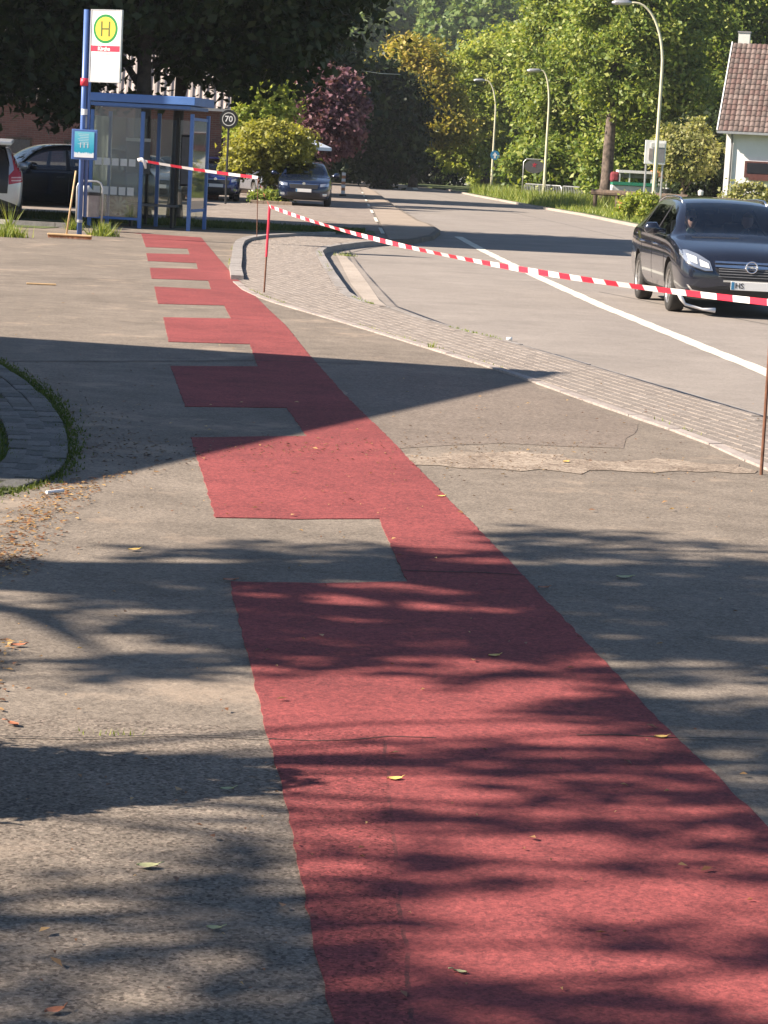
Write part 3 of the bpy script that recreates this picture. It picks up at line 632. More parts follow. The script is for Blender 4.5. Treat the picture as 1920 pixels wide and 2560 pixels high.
tree('rank weeds and bramble bush at the foot of the farthest lamp', tuple(P(1215, 472, -0.02)+Vector((0, 4, 0))), [(0, 0, 0.6, 1.0, 2.5, 0.7), (1.6, -8, 0.5, 1.0, 3, 0.6)], 220, 36, 0.2, 0.2, 'leaf_lime', 0.5, 0.03, 33, name='bush', limbs=6)
# belt of further trees closing the view behind
belt = [(-26, 205, 'leaf_dark'), (-18, 215, 'leaf_mid'), (-9, 222, 'leaf_dark'), (-2, 214, 'leaf_mid'), (4.6, 222, 'leaf_lime'), (9.6, 214, 'leaf_yellow'), (15, 224, 'leaf_mid'), (21, 212, 'leaf_lime'), (28, 220, 'leaf_mid'), (36, 212, 'leaf_mid')]
bdesc = ['dark green tree at the far left end of the tree belt', 'mid green tree second from the left in the far belt', 'dark tree of the far belt behind the shelter tree', 'green tree of the far belt just left of the road', 'lime green tree under the hillside gap', 'orange tinged yellow tree right of the hillside gap', 'mid green tree of the far belt behind the maple', 'lime tree of the far belt behind the maple crown', 'mid green tree of the far belt left of the house roof', 'rightmost green tree of the far belt behind the house']
bm_cache = {}
for i, (x, y, mk) in enumerate(belt):
    hgt = 9.0 if -12 < x < 13 else 13.5
    if mk not in bm_cache: bm_cache[mk] = crown_mesh('crown', 60+i, [(0, 0, 0.56, 0.42, 0.42, 0.44), (0.2, 0, 0.3, 0.3, 0.3, 0.28)], 480, 40, 0.045, 0.042, M[mk], 0.4)[0]
    t = thing('tree', bdesc[i], 'tree', (x, y, -0.1), 0, 'trees of the far belt')
    link_mesh('crown', bm_cache[mk], t, rot=(0, 0, i*1.3), scale=(hgt*0.95, hgt*0.95, hgt))
    trunk_mb(60+i, hgt*0.7, 0.3, []).build('trunk', M['bark_dark'], t, smooth=True)
# hillside forest
hm = [crown_mesh('crown', 80+i, [(0, 0, 0.5, 0.42, 0.42, 0.5), (0.15, 0.1, 0.4, 0.35, 0.3, 0.35)], 170, 26, 0.07, 0.07, M[k], 0.5)[0] for i, k in enumerate(('leaf_hill', 'leaf_hill2', 'leaf_hill', 'leaf_rust'))]
cone = MB(); 
rgc = np.random.default_rng(3); nC = 3600; tt = rgc.random(nC)**0.7; ang_ = rgc.random(nC)*6.283; rr_ = 0.24*tt+0.02
Pc = np.stack([rr_*np.cos(ang_)*(0.6+0.5*rgc.random(nC)), rr_*np.sin(ang_)*(0.6+0.5*rgc.random(nC)), 1-tt*0.9], 1)
Dc = np.stack([np.cos(ang_), np.sin(ang_), 0.3+0*ang_], 1)
hm.append(np_mesh('crown', leaf_cloud(rgc, Pc, Dc, 1, 0.012, 0.055), np.arange(nC*4).reshape(-1, 4), M['leaf_hill']))
tk = trunk_mb(5, 0.5, 0.02, []).mesh('trunk', M['bark_dark'])
rh = random.Random(12); y = 340
while y < 980:
    x = -75
    while x < 150:
        xx = x+rh.uniform(-2.5, 2.5); yy = y+rh.uniform(-5, 5)
        if -180 < xx*6000/yy < 620:
            hh = rh.uniform(9, 14); q = rh.choice((0, 1, 2, 0, 2, 4)); lab = 'green broadleaf tree in the wood on the far hillside'; gp = 'trees of the far hillside wood'
            if q == 4: hh *= 1.25; lab = 'dark pointed conifer in the wood on the far hillside'; gp = 'conifers of the far hillside wood'
            if rh.random() < 0.02: q = 3; lab = 'rust coloured tree in the wood on the far hillside'; gp = 'rust coloured hillside trees'
            zz = terrain_h(xx, yy)+14*math.sin(xx*0.011+yy*0.004)-0.6
            t = thing('hillside_tree', lab, 'tree', (xx, yy, zz), rh.uniform(0, 6.3), gp)
            link_mesh('crown', hm[q], t, scale=(hh, hh, hh))
            link_mesh('trunk', tk, t, scale=(hh, hh, hh))
        x += rh.uniform(8, 11)
    y += 18.5
for k_, (px_, py_, Y_, lb_) in enumerate(((1190, 95, 470, 'rust brown tree in the hillside wood at the right of the gap'), (1030, 60, 560, 'reddish tree high in the hillside wood'))):
    q = at(px_, py_, Y_); t = thing('hillside_tree', lb_, 'tree', (q.x, Y_, q.z-9), 0, None); link_mesh('crown', hm[3], t, scale=(11, 11, 12)); link_mesh('trunk', tk, t, scale=(11, 11, 11))
# ---------------------------------------------------------------- shade trees left of the frame
def spray_crown(seed, ells, nb, per_b, per, spread, leaf, mat):
    rg = np.random.default_rng(seed); C0, D0 = clumps(rg, ells, nb, 0.1)
    d = rg.normal(size=(nb, 3))*np.array([1.3, 0.30, 0.9]); d /= np.linalg.norm(d, axis=1)[:, None]
    t = rg.random((nb, per_b))*1.5-0.75
    C = (C0[:, None, :]+d[:, None, :]*t[:, :, None]+rg.normal(size=(nb, per_b, 3))*0.10).reshape(-1, 3)
    V = leaf_cloud(rg, C, np.repeat(D0, per_b, 0), per, spread, leaf)
    return np_mesh('crown', V, np.arange(len(V)).reshape(-1, 4), mat), C0, d
def shade_tree2(label, loc, ells, nb, seed, h, r, lean=(0, 0)):
    t = thing('tree', label, 'tree', loc); me, C0, d = spray_crown(seed, ells, nb, 9, 10, 0.07, 0.11, M['leaf_mid']); link_mesh('crown', me, t)
    mb = trunk_mb(seed, h, r, [tuple(c) for c in C0[::2]], 0.45, lean)
    for c, dd in zip(C0, d): mb.tube([Vector(c-dd*0.8), Vector(c+dd*0.8)], [0.03, 0.008], 4, cap=False)
    mb.build('trunk', M['bark'], t, smooth=True)
def shade_tree(label, loc, ells, nclump, per, spread, leaf, seed, h, r, lean=(0, 0), limbs=30):
    return tree(label, loc, ells, nclump, per, spread, leaf, 'leaf_mid', h, r, seed, limbs=limbs, shell=0.3, lean=lean, fork=0.45)
shade_tree2('open crowned roadside tree left of the red path', (-7.9, 7.5, 0), [(0.9, 0.1, 5.9, 2.8, 2.0, 1.5)], 74, 41, 7.6, 0.30, (0.0, 1.0))
shade_tree2('third open crowned tree between the other two, left of the path', (-7.8, 5.0, 0), [(1.6, 0.1, 5.8, 1.8, 1.2, 1.3)], 24, 47, 6.8, 0.12, (0, 0))
shade_tree2('second open crowned tree nearest the camera, left of the path', (-7.6, 2.6, 0), [(1.1, 0.0, 6.0, 2.0, 1.9, 1.5), (-0.9, -0.2, 5.8, 1.2, 1.2, 1.0)], 54, 42, 7.2, 0.16, (0, 0))
# ---------------------------------------------------------------- buildings off to the left that throw the long shadows
def simple_building(name, label, pts, z_lo, z_hi, wall, roofm, loc=(0, 0, 0)):
    """box with mono-pitch roof: pts = 4 footprint corners (near-left, near-right, far-right, far-left); near eave z_lo, far eave z_hi"""
    t = thing(name, label, 'building', loc)
    zs = [z_lo, z_lo, z_hi, z_hi]; mb = MB()
    mb.add([(*p, -0.1) for p in pts]+[(*p, z) for p, z in zip(pts, zs)], [(0, 1, 5, 4), (1, 2, 6, 5), (2, 3, 7, 6), (3, 0, 4, 7), (0, 3, 2, 1), (4, 5, 6, 7)])
    mb.build('wall', wall, t)
    rb = MB(); o = 0.002
    rb.add([(*p, z+o) for p, z in zip(pts, zs)]+[(*p, z+0.12) for p, z in zip(pts, zs)], [(4, 5, 6, 7), (0, 1, 5, 4), (1, 2, 6, 5), (2, 3, 7, 6), (3, 0, 4, 7), (0, 3, 2, 1)])
    rb.build('roof', roofm, t)
    return t
kx = 1/math.tan(R(SUN_EL)); sx = math.cos(R(SUN_A)); sy = math.sin(R(SUN_A))
tip = P(1375, 933); hb = 6.0
c_far = Vector((tip.x-hb*kx*sx, tip.y-hb*kx*sy))
c_near = Vector((c_far.x-0.1, c_far.y-7.5))
b1 = simple_building('barn', 'unseen building shaped to cast the long pointed shadow by the round paving', [(c_near.x-14, c_near.y+1.6), (c_near.x, c_near.y), (c_far.x, c_far.y), (c_far.x-14, c_far.y+2.2)], 3.9, hb, M['plaster'], M['roofgrey'])  # unseen building, added and shaped to cast the pointed shadow band
b2 = thing('block_of_flats', 'tall cream building left of the bus shelter', 'building', (0, 0, 0))
mb = MB(); mb.box((-15.4, 53.7, 5.4), (9.6, 9.2, 11.0)); mb.build('wall', M['plaster'], b2)
mb = MB(); mb.box((-15.4, 53.7, 11.0), (9.9, 9.6, 0.25)); mb.build('roof', M['roofgrey'], b2)
for k in range(3):
    for j in range(3):
        f = MB().box((-10.58, 50.2+j*2.8, 1.8+k*3.0), (0.06, 1.2, 1.3)).build('window', M['brownwin'], b2)
        MB().box((-10.545, 50.2+j*2.8, 1.8+k*3.0), (0.02, 1.0, 1.1)).build('pane', M['carglass'], f)
# unseen clipped cone, added only to cast the pointed foreground shadow
tp = P(705, 1946); hy = 1.15
tree('unseen cone shaped yew added to cast the pointed shadow by the red path', (tp.x-hy*kx*sx, tp.y-hy*kx*sy, 0), [(0, 0, 0.22, 0.50, 0.50, 0.26), (0, 0, 0.42, 0.41, 0.41, 0.28), (0, 0, 0.62, 0.32, 0.32, 0.26), (0, 0, 0.80, 0.24, 0.24, 0.24), (0, 0, 0.97, 0.16, 0.16, 0.18)], 1300, 40, 0.022, 0.028, 'leaf_dark', 1.0, 0.06, 44, name='shrub', shell=0.85)
# ---------------------------------------------------------------- street lamps
def lamp(label, base, h, reach, head_dir, grp='curved cream street lamps'):
    t = thing('street_lamp', label, 'street lamp', tuple(base), 0, grp)
    mb = MB(); pts = []; rad = []
    hs = h*0.70
    for i in range(5): pts.append((0, 0, hs*i/4-0.05)); rad.append(0.085-0.03*i/4)
    for i in range(1, 13):
        a = i/12*math.pi*0.55; rx = reach; rz = h-hs
        pts.append((-head_dir*rx*(1-math.cos(a))/(1-math.cos(math.pi*.55)), 0, hs+rz*math.sin(min(a, math.pi/2))*(1 if a < math.pi/2 else 1)-(0.06*(a-math.pi/2) if a > math.pi/2 else 0)))
        rad.append(0.055-0.02*i/12)
    mb.tube(pts, rad, 10); mb.build('post', M['lamp'], t, smooth=True)
    e = Vector(pts[-1]); hd = MB()
    hd.tube([e+Vector((head_dir*0.05, 0, 0.0)), e+Vector((-head_dir*0.1, 0, 0)), e+Vector((-head_dir*0.55, 0, -0.02)), e+Vector((-head_dir*0.7, 0, -0.03))], [0.04, 0.1, 0.1, 0.03], 8)
    hd.build('lamp_head', M['steel'], t, smooth=True)
    MB().box((0.0, -0.085, 0.9), (0.10, 0.02, 0.35)).build('service_door', M['lamp'], t)
    return t
lamp('nearest tall cream street lamp, behind the black car', P(1630, 548, -0.02), 8.0, 1.35, 1)
lamp('middle cream street lamp standing at the metal railing', P(1358, 503, -0.02), 6.65, 0.55, 1)
l3 = lamp('farthest cream street lamp carrying a round blue sign', ((1233-1010)*158/6000, 158, 0), 7.1, 0.85, 1)
bl = thing('road_sign', 'round blue road sign fixed to the farthest lamp post', 'road sign', (l3.location.x, l3.location.y-0.12, 0))
zz_ = at(1236, 388, l3.location.y).z
b_ = MB(); disc(b_, (0.12, 0, zz_), 0.30, 32, depth=0.02); b_.build('sign_disc', M['roadsign_blue'], bl)
b_ = MB(); b_.add([(0.12, -0.004, zz_+0.2), (-0.04, -0.004, zz_-0.02), (0.06, -0.004, zz_-0.02), (0.06, -0.004, zz_-0.2), (0.18, -0.004, zz_-0.2), (0.18, -0.004, zz_-0.02), (0.28, -0.004, zz_-0.02)], [(0, 1, 2, 3, 4, 5, 6)]); b_.build('arrow', M['white'], bl)
# small grey road sign back on the far verge
p = P(1197, 470, -0.02); rs = thing('road_sign', 'small grey sign on a thin post beyond the farthest lamp', 'road sign', (p.x, p.y, 0))
zt_ = at(1197, 405, p.y).z
MB().tube([(0, 0, 0), (0, 0, zt_)], 0.035, 8).build('post', M['steel'], rs)
b_ = MB(); b_.add([(-0.45, -0.04, zt_+0.25), (0.45, -0.04, zt_+0.25), (0, -0.04, zt_-0.5), (-0.45, -0.02, zt_+0.25), (0.45, -0.02, zt_+0.25), (0, -0.02, zt_-0.5)], [(0, 2, 1), (3, 4, 5), (0, 1, 4, 3), (1, 2, 5, 4), (2, 0, 3, 5)]); b_.build('sign_plate', M['greypanel'], rs)
# ---------------------------------------------------------------- bus stop pole
pb = P(198, 590); stop = thing('bus_stop_sign', 'blue bus stop pole with a white panel bearing a green and yellow H', 'bus stop sign', (pb.x, pb.y, 0), R(0))
def zat(px, py, Y=None): return at(px, py, pb.y if Y is None else Y).z
ztop = zat(222, 24)
MB().tube([(0, 0, 0), (0, 0, ztop)], 0.048, 16).build('pole', M['blue_pole'], stop, smooth=True)
MB().tube([(0.085, 0.04, 0.35), (0.085, 0.04, ztop-0.02)], 0.034, 12).build('rear_pole', M['blue_pole'], stop, smooth=True)
MB().tube([(0, 0, zat(203, 214)), (0, 0, zat(203, 195))], 0.072, 16).build('red_collar', M['tape_red'], stop, smooth=True)
MB().tube([(0.02, -0.01, zat(203, 287)), (0.02, -0.01, zat(203, 272))], 0.058, 14).build('clamp', M['white'], stop)
MB().tube([(0.0, 0.0, zat(198, 556)), (0.0, 0.0, zat(198, 549))], 0.056, 14).build('clamp', M['steel'], stop)
MB().box((0.05, 0, zat(200, 305)), (0.05, 0.03, 0.22)).build('bracket', M['steel'], stop)
a = R(-26)   # panel turned a little to the left
pan = bpy.data.objects.new('panel', None); COL.objects.link(pan)
zc = (zat(240, 32)+zat(240, 198))/2; ph = 1.28; pw = 0.64
pmesh = MB().box((pw/2+0.10, 0, 0), (pw, 0.03, ph)).mesh('panel', M['white'])
bpy.data.objects.remove(pan)
pan = link_mesh('panel', pmesh, stop, (0.02, 0, zc), (0, 0, a))
pan.modifiers.new('b', 'BEVEL').width = 0.008
fr = MB()
for bx in ((0.10+pw/2, ph/2+0.006, pw+0.03, 0.02), (0.10+pw/2, -ph/2-0.006, pw+0.03, 0.02)): fr.box((bx[0], 0, bx[1]), (bx[2], 0.045, bx[3]))
for bx in (0.095, 0.105+pw): fr.box((bx, 0, 0), (0.022, 0.05, ph+0.03))
fr.build('frame', M['steel'], pan)
cxp = 0.10+pw/2; yo = -0.017
d_ = MB(); disc(d_, (cxp-0.01, yo, ph/2-0.33), 0.262, 48, r0=0.215, depth=0.003); d_.build('green_ring', M['signgreen'], pan)
d_ = MB(); disc(d_, (cxp-0.01, yo-0.002, ph/2-0.33), 0.214, 48, depth=0.004); d_.build('yellow_disc', M['signyellow'], pan)
hm_ = MB(); hc = (cxp-0.01, yo-0.004, ph/2-0.33)
for sgn in (-1, 1): hm_.box((hc[0]+sgn*0.082, hc[1], hc[2]), (0.034, 0.004, 0.27))
hm_.box(hc, (0.15, 0.0035, 0.03)); hm_.build('letter_h', plain('h_green', (0.10, 0.13, 0.02), 0.5), pan)
MB().box((cxp, yo, ph/2-0.685), (pw, 0.004, 0.105)).build('red_band', M['signred'], pan)
text_mesh('Kirche', 0.098, M['white'], 'lettering', pan, (cxp-0.03, yo-0.003, ph/2-0.69), bold=0.003)
ln_ = MB()
for zz, x0, x1, hh in ((-0.165, 0.16, 0.40, .010), (-0.15, 0.42, 0.66, 0.014), (-0.18, 0.5, 0.66, 0.008), (-0.27, 0.16, 0.62, 0.008), (-0.37, 0.16, 0.66, 0.008), (-0.43, 0.30, 0.46, 0.014), (-0.49, 0.14, 0.60, 0.004)):
    ln_.box(((x0+x1)/2, yo, zz), (x1-x0, 0.003, hh))
ln_.box((0.18, yo, -0.41), (0.012, 0.003, 0.06)); ln_.build('timetable_lines', M['print'], pan)
text_mesh('›', 0.07, M['signred'], 'red_mark', pan, (0.46, yo-0.002, -0.10))
# poster case
p0 = at(181, 322, pb.y-0.12); p1 = at(241, 401, pb.y-0.12)
case = MB().box(((p0.x+p1.x)/2-pb.x+0.0, -0.11, (p0.z+p1.z)/2), (p1.x-p0.x+0.01, 0.06, p0.z-p1.z)).build('poster_case', M['blue_pole'], stop, bevel=0.01)
pc = ((p0.x+p1.x)/2-pb.x, -0.145, (p0.z+p1.z)/2)
po = MB().box((0, 0, 0), (0.36, 0.006, 0.47)).build('poster', M['poster'], case, loc=pc)
tl = MB()
for k in range(7): tl.box((-0.02+0.01*(k % 3), -0.142-0.006, pc[2]+0.19-k*0.03), (0.2-0.02*(k % 3), 0.002, 0.006))
tl2 = tl.build('poster_print_lines', M['white'], case); tl2.location = (pc[0], 0, 0)
text_mesh('I I I', 0.13, M['white'], 'lettering', case, (pc[0]+0.0, -0.150, pc[2]-0.02))
# ---------------------------------------------------------------- broom
q = P(172, 596); br = thing('broom', 'wide wooden push broom leaning upright against the bus stop pole', 'broom', (q.x, q.y-0.35, 0))
hx = at(190, 427, q.y-0.2); 
MB().tube([(0.0, 0, 0.05), (hx.x-q.x, 0.15, hx.z)], 0.017, 10).build('handle', M['wood'], br, smooth=True)
bl0 = at(118, 594, q.y-0.35).x-q.x; bl1 = at(230, 600, q.y-0.35).x-q.x
MB().box(((bl0+bl1)/2, 0, 0.075), (bl1-bl0, 0.07, 0.035), rz=R(-3)).build('broom_head', M['wood'], br, bevel=0.01)
bs = MB(); rb_ = random.Random(3)
for k in range(240):
    x = bl0+0.01+(bl1-bl0-0.02)*k/239; y = (x-(bl0+bl1)/2)*math.tan(R(-3))+rb_.uniform(-.025, .025); bs.add([(x-.006, y, 0.06), (x+.006, y, .06), (x+.005+rb_.uniform(-.01, .01), y*1.3, 0.0)], [(0, 1, 2)])
bs.build('bristles', M['broomred'], br)
# ---------------------------------------------------------------- waste bin
q = P(215, 580); wb = thing('waste_bin', 'grey metal waste bin in a bent tube frame beside the pole', 'waste bin', (q.x-0.04, q.y+0.7, 0))
zt1 = at(210, 452, q.y+0.7).z
fm = MB(); w2 = 0.25
fm.tube([(-w2, 0, 0), (-w2, 0, zt1-0.12), (-w2+0.04, 0, zt1-0.03), (-w2+0.12, 0, zt1), (w2-0.12, 0, zt1), (w2-0.04, 0, zt1-0.03), (w2, 0, zt1-0.12), (w2, 0, 0)], 0.022, 8); fm.build('tube_frame', M['steel'], wb, smooth=True)
MB().tube([(0, 0.02, 0.28), (0, 0.02, 0.72)], [0.19, 0.21], 20).build('basket', M['bincase'], wb)
MB().tube([(0, 0.02, 0.70), (0, 0.02, 0.76)], 0.215, 20).build('rim', M['black'], wb)
MB().tube([(-.05, 0.0, 0.74), (-.04, 0.0, 0.84), (0.0, 0, 0.86)], [0.1, 0.12, 0.03], 8).build('rubbish_bag', M['offwhite'], wb, smooth=True)
# ---------------------------------------------------------------- bus shelter
FR = P(470, 578); ya = R(-7); ux = Vector((math.cos(ya), math.sin(ya))); vx = Vector((-math.sin(ya), math.cos(ya)))
sh = thing('bus_shelter', 'blue framed glass bus shelter with white square stickers', 'bus shelter', (FR.x, FR.y, 0), ya)
# local: x along the front (negative = left), y = depth, z up
SW = 2.05; SD = 1.55; RH = 2.62
def lx(px, py=400): # local x of a pixel on front plane
    d = ray(px, py); n = Vector((vx.x, vx.y, 0)); t = (Vector((FR.x, FR.y, 0))-EYE).dot(n)/d.dot(n); pt = EYE+d*t
    return (pt.xy-FR.xy).dot(ux)
def lz(px, py):
    d = ray(px, py); n = Vector((vx.x, vx.y, 0)); t = (Vector((FR.x, FR.y, 0))-EYE).dot(n)/d.dot(n); return (EYE+d*t).z
xL = lx(228); xM = lx(354); 
def post(x, y, s=0.075, h=None): return MB().box((x, y, (h or 2.42)/2), (s, s, (h or 2.42))).build('post', M['blue'], sh, bevel=0.006)
for x, y in ((xL, 0), (xM, 0), (0, 0), (xL, SD), (xM, SD), (0.02, SD)): post(x, y)
zr0 = lz(330, 257); zr1 = lz(330, 236)
rx0, rx1 = lx(222)-0.0, 0.10
MB().box(((rx0+rx1)/2, SD/2-0.05, (zr0+zr1)/2), (rx1-rx0, SD+0.45, zr1-zr0), mi=0).build('roof', M['blue'], sh, bevel=0.012)
MB().box(((rx0+rx1)/2-0.03, SD/2-0.05, zr0-0.05), (rx1-rx0-0.16, SD+0.3, 0.07)).build('roof_beam', M['blue'], sh)
gt = lz(290, 268); gb = lz(290, 560)
def pane(x0, x1, y0, y1, z0, z1, nm='pane'):
    d = Vector((x1-x0, y1-y0, 0)); c = Vector(((x0+x1)/2, (y0+y1)/2, (z0+z1)/2))
    return MB().box(c, (d.length, 0.010, z1-z0), rz=math.atan2(d.y, d.x)).build(nm, M['glass'], sh)
fp = pane(xL+0.05, xM-0.05, 0, 0, 0.22, gt)
MB().box(((xL+xM)/2, 0, gt+0.03), (xM-xL-0.08, 0.05, 0.05)).build('rail', M['blue'], sh)
MB().box(((xL+xM)/2, 0, 0.19), (xM-xL-0.08, 0.05, 0.05)).build('rail', M['blue'], sh)
for row, (ya_, yb_) in enumerate(((393, 411), (464, 484))):
    for k in range(5):
        xa = 238+k*21.2-row*2; x0 = lx(xa); x1 = lx(xa+16.5); z1 = lz(xa, ya_+k*1.2); z0 = lz(xa, yb_+k*1.2)
        MB().box(((x0+x1)/2, -0.0075, (z0+z1)/2), (x1-x0, 0.003, z1-z0)).build('white_sticker', M['offwhite'], sh)
for xx in (250, 333):
    b_ = MB(); disc(b_, (lx(xx), -0.02, lz(xx, 265)), 0.022, 14, depth=0.02); b_.build('glass_clip', M['white'], sh)
# rear panes, end panes
pane(xL+0.05, xM-0.05, SD, SD, 0.25, 2.3); pane(xM+0.05, -0.03, SD, SD, 0.25, 2.3)
pane(xL, xL, 0.06, SD-0.06, 0.25, 2.3)
pane(0.0, 0.02, 0.06, SD-0.06, 0.45, 2.28)
MB().box((0.01, SD/2, 0.42), (0.04, SD-0.1, 0.06)).build('rail', M['blue'], sh)
MB().box((0.01, SD/2, 2.32), (0.04, SD-0.1, 0.06)).build('rail', M['blue'], sh)
for xx in (xM-0.22, xM+0.42): MB().box((xx, SD-0.05, 1.2), (0.06, 0.04, 2.3)).build('mullion', M['black'], sh)
MB().box(((xL+xM)/2+0.12, SD-0.09, 1.5), (0.52, 0.03, 0.75)).build('timetable_case', M['greypanel'], sh)
MB().box(((xL+xM)/2+0.12, SD-0.11, 1.84), (0.54, 0.03, 0.07)).build('case_header', M['white'], sh)
tc = MB().box((-0.42, SD-0.09, 1.45), (0.22, 0.05, 1.1)).build('map_case', M['black'], sh)
MB().box((-0.42, SD-0.118, 1.45), (0.17, 0.006, 1.0)).build('map_sheet', M['greypanel'], tc)
MB().box((xM/2-0.55, SD-0.35, 0.47), (1.15, 0.34, 0.05)).build('bench', M['greypanel'], sh, bevel=0.01)
for xx in (xM/2-1.0, xM/2-0.1): MB().box((xx, SD-0.3, 0.23), (0.05, 0.2, 0.45)).build('bench_leg', M['black'], sh)
# ---------------------------------------------------------------- stakes and barrier tape
def stake(label, b, t, redfrom=None, r=0.009):
    o = thing('stake', label, 'stake', tuple(b), 0, 'rusty steel stakes holding the barrier tape')
    v = Vector(t)-Vector(b); MB().tube([(0, 0, -0.02), tuple(v)], r, 8).build('rod', M['rust'], o)
    if redfrom is not None: MB().tube([tuple(v*redfrom+Vector((0, 0, 0.0))), tuple(v*1.002)], r*1.4, 8).build('tape_wrap', M['tape_red'], o)
    return o
sB = P(660, 733); tB = at(674, 516, sB.y)
sA = P(642, 599); tA = at(645, 444, sA.y)
sC = P(1903, 1187); tC = at(1932, 740, sC.y)
stake('farthest thin rusty stake behind the striped one', sA, tA)
stake('rusty stake wrapped with red tape on the brick island', sB, tB, 0.42, 0.011)
stake('nearest rusty stake at the right edge of the photo', sC, tC+Vector((0, 0, 0.12)), None, 0.010)
tape = thing('barrier_tape', 'red and white barrier tape strung from the shelter across the road view', 'barrier tape')
def tape_span(a, b, sag, width, segs, phase, twist=0.3, seed=0):
    a = Vector(a); b = Vector(b); Ltot = (b-a).length; rr = random.Random(seed); half = 0.27; mb = MB(); s = 0; pts = [0]
    c = half*phase
    while c < Ltot: pts.append(c); c += half
    pts.append(Ltot)
    def f(s):
        t = s/Ltot; p = a.lerp(b, t); p.z -= sag*4*t*(1-t); return p
    side = (b-a).cross(Vector((0, 0, 1))).normalized(); idx = 0
    for i in range(len(pts)-1):
        sub = 3; 
        for k in range(sub):
            s0 = pts[i]+(pts[i+1]-pts[i])*k/sub; s1 = pts[i]+(pts[i+1]-pts[i])*(k+1)/sub
            w0 = 0.5+0.5*math.sin(s0*0.9+seed)*twist; w1 = 0.5+0.5*math.sin(s1*0.9+seed)*twist
            def off(s, w): ang = 0.35+0.25*math.sin(s*1.3+seed); return (Vector((0, 0, 1))*math.cos(ang)+side*math.sin(ang))*width*(0.75+0.5*w)/2
            p0 = f(s0); p1 = f(s1); o0 = off(s0, w0); o1 = off(s1, w1)
            mb.add([p0-o0, p1-o1, p1+o1, p0+o0], [(0, 1, 2, 3)], i % 2)
    return mb
pT = at(352, 401, 48.9); mats = [M['tape_white'], M['tape_red']]
tape_span(pT, tA, 0.02, 0.06, 10, 0.6, seed=1).build('tape_length', mats, tape)
tape_span(tA, tB, 0.03, 0.022, 10, 0.2, seed=2).build('tape_length', [M['rust'], M['tape_red']], tape)
tape_span(tB, at(1932, 757, sC.y), 0.13, 0.042, 10, 0.3, seed=3).build('tape_length', mats, tape)
kn = at(1695, 745, 16.6); mb = MB(); mb.tube([kn+Vector((-0.02, -.02, 0.06)), kn+Vector((0.02, -.03, 0.0)), kn+Vector((0.05, -.02, -0.04)), kn+Vector((0.17, -.02, -0.068)), kn+Vector((0.26, -.02, -0.07))], [0.008, 0.016, 0.010, 0.009, 0.018], 6)
mb.build('knot', M['tape_white'], tape, smooth=True)
mb = MB(); mb.tube([pT+Vector((-0.05, -.05, 0.0)), pT+Vector((0.02, -.06, 0.02)), pT+Vector((0.08, -.05, -0.03)), pT+Vector((0.11, -.05, -0.16))], [0.04, 0.045, 0.04, 0.02], 7)
mb.build('knot', M['tape_white'], tape, smooth=True)
